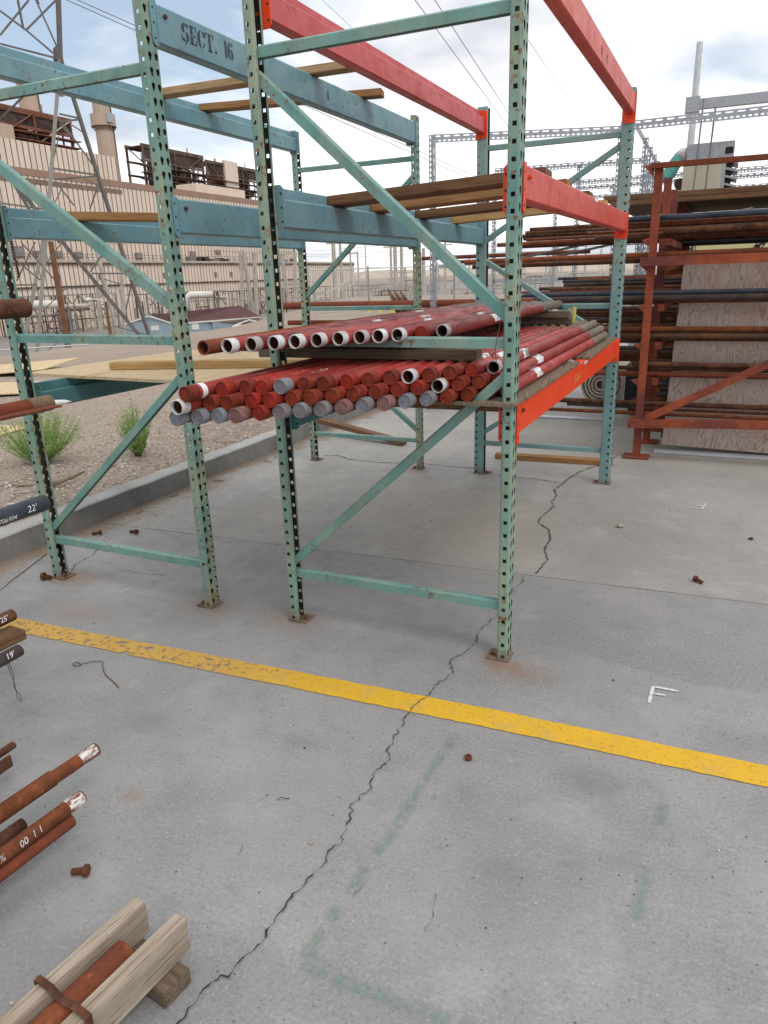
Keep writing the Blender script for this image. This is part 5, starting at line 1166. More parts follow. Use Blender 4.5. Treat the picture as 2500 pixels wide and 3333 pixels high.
for x in (-1.5, -.4):
    mb = MB(); mb.box((x-.03, 5.15, .0), (x+.03, 5.5, .80)); tag(mb.build('trestle', 'lumber_d' if x < -1 else 'lumber_b'), f'wooden trestle under the grey plank, {"left" if x < -1 else "right"} one', 'trestle', 'trestles')
mb = MB(); mb.box((.75, 9.3, .9), (2.9, 9.36, 1.95)); pn = mb.build('yellow_panel', 'yellowpanel'); tag(pn, 'pale yellow sheet panel behind the far racks', 'panel')
mb = MB()
for x in (.8, 2.85): mb.box((x-.04, 9.37, 0), (x+.04, 9.44, 1.9))
mb.build('leg', 'rust_d', pn)

# ================================================================ DIRT STRIP: weeds, twig, plywood
def weed(name, x, y, h, wd, ns, label, seed, mat):
    rnd = random.Random(seed); z0 = ground_h(x, y)-.005; root = thing(name, (x, y, z0), label, 'plant', 'green weeds')
    st = MB(); lf = MB()
    for i in range(ns):
        a = rnd.uniform(0, 2*math.pi); sp = rnd.random()**.6*wd*.5; hh = h*rnd.uniform(.55, 1.0)*(1-.35*(sp/(wd*.5))); bx_, by_ = rnd.uniform(-.02, .02), rnd.uniform(-.02, .02)
        pts = [Vector((x+bx_+math.cos(a)*sp*t**.7, y+by_+math.sin(a)*sp*t**.7, z0+hh*t)) for t in (0, .25, .5, .75, 1)]
        st.path(pts, [.0022, .0018, .0014, .001, .0006], 4)
        for k in range(34):
            t = rnd.uniform(.12, 1.0); j = min(3, int(t*4)); p = pts[j].lerp(pts[j+1], t*4-j)
            ln = rnd.uniform(.018, .042)*(1.15-.6*t); dv_ = Vector((rnd.gauss(0, 1), rnd.gauss(0, 1), rnd.uniform(.3, 1.4))).normalized(); sd2 = dv_.orthogonal().normalized()*ln*.13
            q = p+dv_*ln*.5
            lf.add([p, q+sd2, p+dv_*ln, q-sd2], [(0, 1, 2, 3)], 0 if rnd.random() < .7 else 1)
            if rnd.random() < .5:
                p2 = p+dv_*ln*.8; d2 = (dv_+Vector((rnd.gauss(0, .5), rnd.gauss(0, .5), rnd.gauss(0, .5)))).normalized()*ln*.8; s2_ = d2.orthogonal().normalized()*ln*.1; lf.add([p2, p2+d2*.5+s2_, p2+d2, p2+d2*.5-s2_], [(0, 1, 2, 3)], 1)
    st.build('stems', 'stem', root); lf.build('foliage', mat, root)
weed('weed_bush', -3.40, 1.47, .55, .78, 150, 'wide feathery green weed bush on the dirt at the left', 1, ['leaf', 'leaf2'])
weed('weed_bush', -2.86, 1.98, .55, .30, 85, 'narrow upright green weed on the dirt by the kerb', 2, ['leaf', 'leaf2'])
weed('weed_tuft', -8.9, 12.0, .14, .25, 20, 'tiny green tuft far off on the dirt', 3, ['leaf', 'leaf2'])
mb = MB(); mb.path([(-2.78, .93, .13), (-2.72, .985, .135), (-2.70, 1.06, .145), (-2.70, 1.15, .15), (-2.68, 1.24, .165)], [.012, .02, .018, .014, .006], 7); tag(mb.build('dead_branch', 'twig'), 'weathered grey branch on the dirt behind the kerb', 'branch')
mb = MB(); mb.path([(-3.07, .90, .12), (-2.96, .91, .125), (-2.88, .96, .12)], [.006, .012, .006], 6); tag(mb.build('wood_splinter', 'twig'), 'pale splinter of wood on the dirt left of the branch', 'wood scrap')
rnd = random.Random(9)
for i, (x, y) in enumerate(((-2.0, 1.35), (-1.97, 1.8), (-1.93, 2.45), (-1.9, 2.6), (-1.95, .95))):
    mb = MB(); a = rnd.uniform(0, 3); l = rnd.uniform(.04, .1); mb.path([(x, y, .006), (x+l*.5*math.cos(a), y+l*.5*math.sin(a), .01), (x+l*math.cos(a), y+l*math.sin(a), .006)], [.003, .005, .002], 5); tag(mb.build('wood_splinter', 'twig'), f'small wood chip in the dirt along the kerb, {ORD[i]} of five', 'wood scrap', 'wood chips along the kerb')
slabsheet('plywood_sheet', -5.15, 1.85, .135, 1.1, 1.1, .012, R(12), 'ply_y', 'yellowish plywood sheet lying on the dirt behind the weed bush', 'plywood')
slabsheet('plywood_sheet', -9.6, 6.0, .16, 2.2, 1.22, .014, R(20), 'ply_y', 'plywood sheet lying far back on the dirt with one corner lifted', 'plywood', (R(2.5), R(-3.5)))
slabsheet('plywood_sheet', -7.0, 4.6, .15, 2.0, 1.22, .014, R(25), 'ply_y', 'plywood sheet lying on the dirt behind the left rack', 'plywood', (0, R(-.5)))

# ================================================================ BACKGROUND: power plant across the lower ground
GZ = -5.55
def ribwall(name, par, x, y0, y1, z0, z1, mat, pitch=.66, face=1):
    """vertical-ribbed cladding in the plane x, looking +x"""
    mb = MB(); n = int((y1-y0)/pitch); vs = []
    for i in range(n):
        a = y0+i*pitch
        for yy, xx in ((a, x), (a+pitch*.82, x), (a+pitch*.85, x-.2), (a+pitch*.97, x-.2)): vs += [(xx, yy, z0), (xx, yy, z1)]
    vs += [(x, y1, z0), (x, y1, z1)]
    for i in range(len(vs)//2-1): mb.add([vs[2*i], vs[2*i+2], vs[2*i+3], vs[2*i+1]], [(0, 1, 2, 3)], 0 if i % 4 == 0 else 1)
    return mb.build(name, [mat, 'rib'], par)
FX = -106.; Y0 = 86.6
pl = thing('power_plant', (-120, 140, GZ), 'huge beige ribbed power plant building beyond the yard', 'building')
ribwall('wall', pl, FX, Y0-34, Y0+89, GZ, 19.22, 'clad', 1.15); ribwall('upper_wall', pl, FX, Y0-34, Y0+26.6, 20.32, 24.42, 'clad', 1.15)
mb = MB(); mb.box((FX-60, Y0-34, GZ), (FX-.4, Y0+88.6, 19.2)); mb.build('core', 'louver', pl)
mb = MB(); mb.box((FX-25, Y0-34, 19.2), (FX-.4, Y0+26.4, 24.35)); mb.build('core', 'louver', pl)
mb = MB(); mb.box((FX-20, Y0-34, 19.22), (FX+.12, Y0+89, 20.32)); mb.build('brown_band', 'clad_b', pl)
mb = MB(); mb.box((FX+.02, Y0-34, 18.05), (FX+.1, Y0+26.3, 18.8)); mb.build('louvre_strip', 'louver', pl)
for u0, u1, z0_, z1_ in ((-.74, 1.59, 6.37, 8.1), (3.29, 4.75, 6.39, 7.46), (7.95, 9.41, 6.35, 7.45), (12.33, 13.92, 6.39, 7.43), (27.54, 29.5, 6.32, 7.47), (53.6, 55.4, 7.54, 8.41), (5, 6.6, 10.8, 11.7), (12, 13.6, 10.8, 11.7), (18, 19.6, 10.8, 11.7), (44.5, 46, 6.8, 8.0)):
    mb = MB(); mb.box((FX+.03, Y0+u0, z0_), (FX+.22, Y0+u1, z1_)); f_ = mb.build('window', 'louver', pl); mb = MB(); mb.box((FX+.225, Y0+u0+.15, z0_+.15), (FX+.25, Y0+u1-.15, z1_-.15)); mb.build('pane', 'steel_gr', f_, org=ORG[pl.name])
AX = -100.
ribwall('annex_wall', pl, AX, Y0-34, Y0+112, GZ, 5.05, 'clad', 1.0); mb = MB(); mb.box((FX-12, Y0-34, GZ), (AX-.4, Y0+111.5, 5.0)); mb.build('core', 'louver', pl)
mb = MB(); mb.box((AX-6, Y0-34, 5.05), (AX+.3, Y0+112, 5.35)); mb.build('ledge', 'steel_bg', pl)
mb = MB(); mb.box((AX-1, Y0-34, 5.36), (AX+.1, Y0+112, 5.75)); mb.build('parapet', 'steel_lt', pl)
mb = MB()
for zz in (6.2, 6.7):
    mb.bar((AX, Y0-34, zz), (AX, Y0+60, zz), .06, .06)
for k in range(40): mb.bar((AX, Y0-34+2.4*k, 5.7), (AX, Y0-34+2.4*k, 6.72), .06, .06)
mb.build('handrail', 'steel_bg', pl)
mb = MB(); mb.box((AX+.02, Y0-34, 1.35), (AX+.25, Y0+80, 1.6)); mb.build('rain_gutter', 'steel_bg', pl)
for u0 in (11.3, 22.4, 28.2, 44.5, 50.2, 2.0):
    mb = MB(); mb.box((AX+.03, Y0+u0, 2.55), (AX+.2, Y0+u0+.75, 3.5)); f_ = mb.build('window', 'louver', pl); mb = MB(); mb.box((AX+.205, Y0+u0+.1, 2.65), (AX+.22, Y0+u0+.65, 3.4)); mb.build('pane', 'steel_gr', f_, org=ORG[pl.name])
mb = MB(); mb.box((FX-14, Y0+59.5, 20.33), (FX-8, Y0+79, 23.6)); mb.build('roof_house', 'clad', pl)
rnd = random.Random(4)
for k in range(9):
    mb = MB(); u = rnd.uniform(40, 85); mb.box((AX-4, Y0+u, 5.75), (AX-2.6, Y0+u+rnd.uniform(1, 4), 5.75+rnd.uniform(.5, 1.2))); mb.build('roof_unit', rnd.choice(['dark_bg', 'steel_gr']), pl)

def boiler(label, x, y0, y1, z0, z1, seed, dep=5, mat='steel_bg', panel='dark_bg'):
    rnd = random.Random(seed); b = thing('boiler_house', (x-dep/2, (y0+y1)/2, z0), label, 'structure', 'boiler structures on the plant roof'); nb = max(2, int((y1-y0)/8))
    cs = [y0+(y1-y0)*i/nb for i in range(nb+1)]; H = z1-z0
    for xx in (x, x-dep):
        for c_ in cs:
            mb = MB(); mb.bar((xx, c_, z0), (xx, c_, z1), .45, .45); mb.build('column', mat, b)
        for t in (.34, .66, 1.0):
            mb = MB(); mb.bar((xx, y0-.4, z0+H*t), (xx, y1+.4, z0+H*t), .35, .5 if t < 1 else .9); mb.build('girder', mat, b)
        for a, c_ in zip(cs, cs[1:]):
            mb = MB(); s = rnd.random() < .5; mb.bar((xx+.2, a if s else c_, z0+H*.34), (xx+.2, c_ if s else a, z1), .22, .22); mb.build('brace', 'steel_lt' if rnd.random() < .4 else mat, b)
    mb = MB(); mb.box((x-dep, y0, z1-.1), (x+.2, y0+(y1-y0)*.86, z1+.1)); mb.build('roof', mat, b)
    mb = MB(); mb.box((x-.3, y0+.2, z1-H*.30), (x-.1, y1-.2, z1-.3)); mb.build('upper_panel', panel, b)
    mb = MB(); mb.box((x-dep*.75, y0+(y1-y0)*.22, z0), (x-2, y1-(y1-y0)*.12, z0+H*.66)); mb.build('furnace_casing', panel, b)
    for k in range(14):
        mb = MB(); u = rnd.uniform(y0+1, y1-3); zz = z0+H*rnd.uniform(.02, .62); mb.box((x-1.2, u, zz), (x-.4, u+rnd.uniform(.6, 3.2), zz+rnd.uniform(.3, 1.6))); mb.build('equipment', rnd.choice(['steel_gr', 'steel_red', 'dark_bg', 'steel_lt']), b)
    for k in range(9):
        mb = MB(); u = y0+(y1-y0)*(k+.5)/9; mb.tube((x-.8, u, z0), (x-.8, u, z0+H*.66), .18, n=6); mb.build('duct', rnd.choice(['steel_gr', 'steel_red', mat]), b)
    for k in range(34):
        u = rnd.uniform(y0, y1-1.5); zz = z0+H*rnd.uniform(.0, .9); mt_ = rnd.choice(['steel_gr', 'steel_red', mat, 'dark_bg', 'rust_d']); mb = MB(); q = rnd.random(); xx = x-rnd.uniform(0, dep*.8)
        if q < .35: mb.bar((xx, u, zz), (xx, min(y1, u+rnd.uniform(1.5, 6)), zz), .16, .16)
        elif q < .7: mb.bar((xx, u, zz), (xx, u, min(z1, zz+rnd.uniform(1, 4))), .15, .15)
        else: mb.bar((xx, u, zz), (xx, u+rnd.uniform(1, 2.5), min(z1, zz+rnd.uniform(1, 3))), .14, .14)
        mb.build('steelwork', mt_, b)
    for k in range(3):
        u0 = y0+(y1-y0)*rnd.uniform(.15, .8); mb = MB(); mb.box((x-dep*.7, u0, z1-H*rnd.uniform(.45, .7)), (x-.5, u0+rnd.uniform(2, 5), z1-H*.25)); mb.build('casing', rnd.choice(['dark_bg', 'steel_bg', 'steel_red']), b)
    for t in (.2, .36, .52):
        mb = MB(); mb.box((x-.6, y0-1, z0+H*t), (x+1.2, y1+1.2, z0+H*t+.18)); mb.build('walkway', mat, b)
    for k in range(3):
        mb = MB(); u = y0+(y1-y0)*(.2 if k < 2 else .75)+k*.5; mb.tube((x-1, u, z1-2), (x-1, u, z1+rnd.uniform(1.5, 2.6)), .16, n=6); mb.build('vent_pipe', 'steel_gr', b)
    return b
boiler('dark open boiler structure on the plant roof, middle of the three', -131, Y0+62, Y0+85, 24, 33.5, 3)
boiler('rusty boiler structure on the plant roof, farthest right of the three', -151, Y0+113, Y0+142, 27, 37.5, 5, mat='steel_bg')
bb = boiler('red rusty boiler structure on the plant roof, leftmost of the three', -118, Y0+2, Y0+27.5, 24.3, 32.0, 8, 7, 'steel_red', 'dark_bg')
mb = MB(); mb.box((-151.5, Y0+122, 30), (-150.4, Y0+129, 38.8)); mb.build('clad_tower', 'clad', [o for o in C.objects if o.name == 'boiler_house.001'][0])
mb = MB(); mb.box((-117.4, Y0+2, 24.3), (-116.6, Y0+13, 29)); mb.build('clad_panel', 'stackc', bb)
def chimney(cy, r0, r1, z0, z1, label, plat=None, x=-146.):
    t = thing('chimney', (x, cy, z0), label, 'chimney', 'concrete chimneys'); mb = MB(); mb.lathe((x, cy, z0), (0, 0, 1), [(0, r0), (z1-z0, r1), (z1-z0, r1*.8)], 40); mb.build('shaft', 'stackc', t)
    if plat:
        a, b = plat; rp = 3.05; mb = MB(); mb.lathe((x, cy, a), (0, 0, 1), [(0, 2.1), (0, rp), (.3, rp), (.3, 2.1)], 20); mb.lathe((x, cy, a+.3), (0, 0, 1), [(0, rp-.05), (b-a-.3, rp-.05), (b-a-.3, rp-.25), (0, rp-.25)], 20); mb.build('platform', 'stackc', t)
        mb = MB(); mb.box((x+rp-.6, cy-1.6, a+.6), (x+rp+.15, cy+.2, b+.1)); mb.build('access_panel', 'galv', t)
        mb = MB()
        for k in range(20):
            aa = 2*math.pi*k/20; mb.bar((x+math.cos(aa)*2.15, cy+math.sin(aa)*2.15, a-1.0), (x+math.cos(aa)*rp, cy+math.sin(aa)*rp, a), .12, .12)
        mb.build('bracket', 'steel_bg', t)
    mb = MB(); mb.bar((x+r0*.9, cy+r0*.5, z0), (x+r1*.9, cy+r1*.5, z1), .3, .3); mb.build('ladder', 'steel_bg', t)
chimney(Y0+43.8, 2.5, 2.05, 5, 49, 'tall beige concrete chimney at the far left, cut by the rack beam')
chimney(Y0+66.0, 2.55, 2.05, 5, 48.5, 'tall beige concrete chimney with a ringed platform, right of the other', (39.6, 42.3))

# pipe racks and tanks along the foot of the plant
def clutter(name, label, x, y0, y1, z0, z1, seed, n=70, mats=('steel_gr', 'steel_bg', 'steel_lt'), dep=5):
    rnd = random.Random(seed); t = thing(name, (x-dep/2, (y0+y1)/2, z0), label, 'pipe rack', 'process pipe racks'); nb = max(2, int((y1-y0)/2.6))
    for i in range(nb+1):
        yy = y0+(y1-y0)*i/nb
        mb = MB(); mb.bar((x, yy, z0), (x, yy, z1), .16, .16); mb.bar((x-dep, yy, z0), (x-dep, yy, z1), .16, .16); mb.bar((x, yy, z1), (x-dep, yy, z1), .14, .14); mb.build('bent', rnd.choice(mats), t)
        if i < nb:
            for q in range(2):
                za, zb = z0+(z1-z0)*q/2, z0+(z1-z0)*(q+1)/2; y2 = y0+(y1-y0)*(i+1)/nb; mb = MB(); mb.bar((x, yy, za), (x, y2, zb), .1, .1); mb.bar((x, y2, za), (x, yy, zb), .1, .1); mb.build('cross_brace', rnd.choice(mats), t)
    for t_ in (.35, .7, 1.0):
        mb = MB(); mb.bar((x, y0, z0+(z1-z0)*t_), (x, y1, z0+(z1-z0)*t_), .14, .16); mb.build('girt', rnd.choice(mats), t)
    for k in range(n//4):
        mb = MB(); zz = z0+(z1-z0)*rnd.uniform(.1, 1.05); a = rnd.uniform(y0, y1-2); xx = x-rnd.uniform(.2, dep-.2)
        if rnd.random() < .5: mb.tube((xx, a, zz), (xx, min(y1, a+rnd.uniform(2, 7)), zz), rnd.uniform(.08, .26), n=8)
        else: mb.tube((xx, a, z0), (xx, a, zz), rnd.uniform(.08, .4), n=8)
        mb.build('pipe_run', rnd.choice(mats+('steel_lt',)), t)
clutter('process_pipe_rack', 'grey lattice pipe rack along the plant foot at the left', -92, 72, 93, GZ, .2, 1)
clutter('process_pipe_rack', 'grey lattice pipe rack along the plant foot behind the house', -88, 96, 118, GZ, -.2, 2)
clutter('process_pipe_rack', 'grey lattice pipe rack along the plant foot at the right end', -90, 122, 165, GZ, -.5, 3, 110)
clutter('process_pipe_rack', 'farther grey lattice pipe rack past the plant end', -80, 168, 215, GZ, -1.5, 6, 110)
def bigpipe(label, pts, r):
    mb = MB(); mb.path(pts, r, 14); tag(mb.build('insulated_pipe', 'far_white' if r > .3 else 'steel_lt'), label, 'pipe', 'insulated pipes at the plant')
bigpipe('thick cream insulated pipe on trestles at the plant foot, left', [(-86.8, 68, -.75), (-86.8, 71.3, -.73), (-84.3, 74.1, -.85)], .55)
bigpipe('thin cream pipe continuing right of the valve wheels', [(-84.2, 74.3, -1.2), (-81.7, 77.0, -1.2)], .3)
bigpipe('cream pipe with a downturn beside the house', [(-71.8, 86.2, -4.5), (-71.7, 86.3, -.9), (-71.2, 86.8, -.25), (-68.5, 88.8, -.3)], .5)
bigpipe('thin cream pipe right of the downturned one', [(-68.3, 88.9, -.75), (-66.9, 90.0, -.75)], .22)
for k, (x, y, z) in enumerate(((-84.3, 74.2, -.95), (-83.6, 74.9, -.95), (-83.0, 75.5, -.95), (-68.6, 88.85, -.4), (-68.1, 89.2, -.4))):
    mb = MB(); ring = [(x+.35*math.cos(t)*.72+.25, y-.35*math.cos(t)*.7, z+.42*math.sin(t)) for t in [R(24*i) for i in range(16)]]; mb.path(ring, .06, 5); mb.bar(ring[0], ring[7], .05, .05); mb.bar(ring[4], ring[11], .05, .05); tag(mb.build('valve_wheel', 'steel_bg'), f'dark valve hand wheel on the cream pipes, {ORD[k]} from the left', 'valve wheel', 'valve wheels')
    mb = MB(); mb.bar((x+.2, y, GZ), (x+.2, y, z-.42), .2, .2); tag(mb.build('pipe_support', 'steel_gr'), f'steel support under the valve wheels, {ORD[k]} from the left', 'support', 'pipe supports')
# pale A-frame poles in front of the plant
def aframe(label, p0, p1, q0=None, q1=None, r=.28, mat='far_pole', bars=()):
    t = thing('steel_pole', (p0[0], p0[1], p0[2]), label, 'pole', 'pale steel poles'); mb = MB(); mb.bar(p0, p1, r*1.6, r*1.6); mb.build('leg', mat, t)
    if q0: mb = MB(); mb.bar(q0, q1, r*1.6, r*1.6); mb.build('leg', mat, t)
    for a, b in bars: mb = MB(); mb.bar(a, b, r, r); mb.build('crossarm', mat, t)
aframe('pale steel A frame pole left of the house, nearest', (-83.06, 79.89, GZ), (-82.6, 80.3, 1.2)); 
aframe('pale steel A frame pole left of the house, tall pair', (-80.7, 82.3, GZ), (-79.86, 83.05, 7.2), (-81.4, 81.5, GZ), (-82.3, 80.7, 7.2), bars=[((-82.9, 80.1, 7.2), (-79.2, 83.7, 7.2)), ((-81.9, 81, 1.0), (-80.3, 82.7, 1.0))])
aframe('pale steel A frame pole above the maroon roof', (-67.05, 93.6, GZ), (-66.4, 94.1, 5.9), (-65.4, 94.8, GZ), (-66.2, 94.2, 5.9), bars=[((-67.3, 93.4, 5.6), (-59.3, 98.7, 5.3)), ((-66.8, 93.8, -1.2), (-65.8, 94.5, -1.2))])
aframe('pale steel pole right of the roof A frame', (-65.2, 94.9, GZ), (-64.8, 95.2, 5.6)); aframe('pale steel A frame pole at the far end of its beam', (-60.5, 98.0, GZ), (-61.4, 97.4, 5.4), (-60.1, 98.2, GZ), (-59.6, 98.5, 5.4))
# small house
hs = thing('gable_house', (-69, 82, GZ), 'small blue grey house with a maroon gable roof below the plant', 'house')
hx = Vector((-74.9, 76.7, 0)); gx = Vector((-70.3, 80.95, 0)); ud = (gx-hx).normalized(); vd = Vector((.72, .70, 0)).normalized(); vd = Vector((-ud.y, ud.x, 0)); vd = vd if vd.dot(Vector((.3, .9, 0))) > 0 else -vd
ud2 = Vector((.80, .60, 0)).normalized()
gw = (gx-hx).length; ln = 13.5; ev = -3.85; rg = -2.55
def hp(a, b, z): q = hx+ud*a+vd*b; return (q.x, q.y, z)
# gable end faces the yard; body runs back to the right
body_dir = Vector((gx.y-hx.y, -(gx.x-hx.x), 0)).normalized(); body_dir = Vector((.64, .77, 0))
def hq(a, b, z): q = hx+ud*a+body_dir*b; return (q.x, q.y, z)
mb = MB(); vs = [hq(0, 0, GZ), hq(gw, 0, GZ), hq(gw, 0, ev), hq(gw/2, 0, rg), hq(0, 0, ev)]; v2 = [hq(0, ln, GZ), hq(gw, ln, GZ), hq(gw, ln, ev), hq(gw/2, ln, rg), hq(0, ln, ev)]
mb.add(vs+v2, [(0, 1, 2, 3, 4), (9, 8, 7, 6, 5), (0, 5, 6, 1), (1, 6, 7, 2), (4, 9, 5, 0)]); mb.build('wall', 'house_wall', hs)
lowdir = Vector((.95, .31, 0)).normalized()
# main roof slab seen from the yard side
mb = MB(); e1 = Vector((-70.3, 80.95, -3.98)); e2 = Vector((-60.2, 88.6, -3.55)); r1_ = Vector((-72.4, 79.03, -2.72)); r2_ = Vector((-63.2, 88.0, -1.95)); b1 = Vector((-76.5, 79.5, -3.9)); b2 = Vector((-66.5, 91.5, -3.6))
mb.add([e1, e2, r2_, r1_, b1, b2, e1-Vector((0, 0, .25)), e2-Vector((0, 0, .25))], [(0, 1, 2, 3), (3, 2, 5, 4), (0, 6, 7, 1)]); rf = mb.build('roof', 'house_roof', hs)
mb = MB(); mb.bar(e1-Vector((0, 0, .12)), e2-Vector((0, 0, .12)), .1, .22); mb.bar(r1_+Vector((.2, -.3, -.1)), e1, .12, .2); mb.bar(r1_+Vector((.1, -.3, -.1)), Vector((-74.97, 76.6, -3.8)), .12, .2); mb.build('fascia', 'far_white', hs)
mb = MB(); w0 = Vector((-70.2, 81.1, 0)); w1 = Vector((-60.8, 88.4, 0)); mb.add([(w0.x, w0.y, GZ), (w1.x, w1.y, GZ), (w1.x, w1.y, -3.6), (w0.x, w0.y, -3.95)], [(0, 1, 2, 3)]); mb.build('side_wall', 'house_wall', hs)
mb = MB(); dq = (w1-w0).normalized(); nq = Vector((dq.y, -dq.x, 0)); c0 = w0+dq*2.6+nq*.05; mb.box((0, 0, 0), (.01, .01, .01)); mb = MB(); a_ = c0; b__ = c0+dq*1.0; mb.add([(a_.x, a_.y, -5.0), (b__.x, b__.y, -5.0), (b__.x, b__.y, -4.05), (a_.x, a_.y, -4.05)], [(0, 1, 2, 3)]); mb.build('window', 'far_white', hs)
c0 = hx+ud*3.4; n_ = Vector((ud.y, -ud.x, 0))*.06; a_ = c0+n_; b__ = c0+ud*1.1+n_; mb = MB(); mb.add([(a_.x, a_.y, -4.85), (b__.x, b__.y, -4.85), (b__.x, b__.y, -4.2), (a_.x, a_.y, -4.2)], [(0, 1, 2, 3)]); mb.build('window', 'far_white', hs)
mb = MB(); vc = Vector((-70.0, 83.6, -2.3)); mb.tube(vc-Vector((0, 0, .6)), vc+Vector((0, 0, .12)), .55, n=14); mb.tube(vc+Vector((0, 0, .12)), vc+Vector((0, 0, .35)), 1.0, .8, n=14); mb.build('roof_vent', 'steel_gr', rf, org=ORG[hs.name])
# shed right of it
sh = thing('shed', (-61.5, 85.5, GZ), 'low shed with a brown roof right of the small house', 'shed'); mb = MB(); mb.add([(-65.6, 84.2, GZ), (-60.2, 86.6, GZ), (-60.2, 86.6, -4.3), (-65.6, 84.2, -4.1)], [(0, 1, 2, 3)]); mb.build('wall', 'house_wall', sh)
mb = MB(); mb.add([(-66.2, 84.0, -4.05), (-59.3, 86.8, -4.35), (-60.5, 89.0, -3.5), (-67.2, 85.5, -3.55), (-66.2, 84.0, -4.2), (-59.3, 86.8, -4.5)], [(0, 1, 2, 3), (0, 4, 5, 1)]); mb.build('roof', 'steel_bg', sh)
mb = MB(); mb.bar((-62.4, 84.9, -4.6), (-60.4, 86.0, -3.85), .15, .2); mb.bar((-60.4, 86.0, -3.85), (-58.4, 87.6, -4.6), .15, .2); mb.build('gable_trim', 'far_white', sh)
mb = MB(); vs = [(-62.9, 84.3, GZ), (-60.9, 85.7, GZ), (-60.9, 85.7, -4.75), (-61.4, 85.4, -4.45), (-62.4, 84.7, -4.6), (-62.9, 84.3, -5.1)]; v2 = [(x+1.0, y-1.2, z) for x, y, z in vs]; mb.add(vs+v2, [tuple(range(6)), tuple(range(11, 5, -1))]+[(i, (i+1) % 6, (i+1) % 6+6, i+6) for i in range(6)]); vh = mb.build('parked_van', 'far_white'); tag(vh, 'white vehicle roof showing in front of the shed', 'vehicle')
mb = MB(); mb.add([(-61.75, 83.25, -4.95), (-60.0, 84.45, -4.95), (-60.1, 84.4, -4.7), (-61.6, 83.35, -4.7)], [(0, 1, 2, 3)]); mb.build('window', 'hole', vh)

# lattice transmission tower
tw = thing('lattice_tower', (-28.0, 25.5, -4.5), 'grey steel lattice transmission tower behind the left rack', 'tower')
def st(a, b, w=.22, mat='tower', nm='strut'): w *= .55; m_ = MB(); m_.bar(a, b, w, w); return m_.build(nm, mat, tw)
G0 = Vector((-27.15, 25.5, 11.3))
st((-29.7, 22.65, -4.5), (-27.39, 25.25, 9.9), .30, 'tower_l', 'leg'); st((-27.30, 25.35, 9.8), G0, .30, 'tower_l', 'leg'); st(G0, (-26.6, 26.05, 17.5), .30, 'tower', 'leg')
st((-25.05, 27.5, -4.5), (-27.1, 25.55, 11.1), .26, 'tower', 'leg')
st((-27.2, 31.2, -4.5), (-30.96, 27.29, 3.9), .36, 'tower', 'leg'); st((-30.96, 27.29, 3.7), (-32.8, 25.2, 8.6), .36, 'tower', 'leg'); st((-33.4, 24.5, -4.5), (-31.4, 26.8, 4.2), .34, 'tower_l', 'leg'); st((-31.4, 26.8, 4.0), (-32.6, 25.4, 8.4), .3, 'tower', 'leg')
for a, b in (((-27.43, 25.21, 9.07), (-26.8, 25.85, 8.91)), ((-27.46, 25.17, 8.74), (-26.83, 25.82, 8.87)), ((-27.85, 24.77, 6.76), (-26.45, 26.2, 6.49)), ((-27.87, 24.74, 6.28), (-26.45, 26.2, 6.47)), ((-27.45, 25.19, 8.88), (-26.49, 26.16, 6.63)), ((-27.47, 25.17, 8.68), (-27.0, 25.65, 7.85)), ((-26.43, 26.22, 6.39), (-26.93, 25.72, 4.99)), ((-27.85, 24.76, 6.2), (-27.41, 25.23, 5.15)),
             ((-26.68, 25.97, 3.03), (-27.22, 25.43, 2.12)), ((-27.16, 25.49, 2.05), (-26.09, 26.55, 2.0)), ((-25.87, 26.75, 1.62), (-26.21, 26.43, 0.23)), ((-29.14, 23.3, 3.55), (-28.38, 24.19, 1.83)), ((-28.73, 23.78, 3.54), (-29.45, 22.93, 1.79)), ((-29.44, 22.94, 2.86), (-28.78, 23.73, 1.8)), ((-28.9, 23.6, 1.6), (-29.7, 22.6, 1.62)),
             ((-28.61, 23.92, 12.99), (-28.01, 24.59, 12.36)), ((-28.01, 24.59, 12.36), tuple(G0)), ((-27.59, 25.04, 13.54), (-27.18, 25.47, 11.73)), ((-28.09, 24.5, 13.47), (-28.07, 24.53, 12.38)), ((-27.01, 25.64, 13.61), (-27.99, 24.62, 12.36)), ((-27.79, 24.83, 13.51), (-28.72, 23.79, 12.06)), ((-28.76, 23.75, 11.73), tuple(G0)), ((-28.0, 24.6, 15.5), (-27.5, 25.1, 13.4)), ((-29.6, 22.7, 14.0), (-28.6, 23.9, 13.0)), ((-29.8, 22.5, 5.3), (-27.9, 24.7, 4.9)), ((-29.2, 23.2, 6.8), (-28.3, 24.3, 4.9)),
             (tuple(G0), (-32.8, 25.2, 8.6)), ((-32.8, 25.2, 8.6), (-32.6, 25.4, 8.3)), ((-29.75, 22.6, -2.5), (-27.3, 31.1, -4.2)), ((-27.2, 31.1, -4.3), (-25.05, 27.4, -4.0))):
    st(a, b, .13)
legs_ = [((-29.7, 22.65, -4.5), (-27.39, 25.25, 9.9)), ((-25.05, 27.5, -4.5), (-27.1, 25.55, 11.1))]
for q in range(5):
    t0 = .18+.15*q; a0 = Vector(legs_[0][0]).lerp(Vector(legs_[0][1]), t0); b0 = Vector(legs_[1][0]).lerp(Vector(legs_[1][1]), t0+.04); mid_ = (a0+b0)/2
    st(a0, a0.lerp(b0, .32)+Vector((0, 0, .9)), .09); st(b0, b0.lerp(a0, .3)+Vector((0, 0, .8)), .09)
mb = MB(); mb.prism([(-27.55+.0, 11.0), (-26.9, 11.0), (-26.95, 11.9), (-27.4, 11.75)], 'y', 25.42, 25.46); mb.build('gusset_plate', 'tower', tw)
mb = MB(); mb.path([(-29.4, 23.0, 3.7), (-29.38, 23.02, 2.9), (-29.36, 23.04, 2.0)], .05, 6)
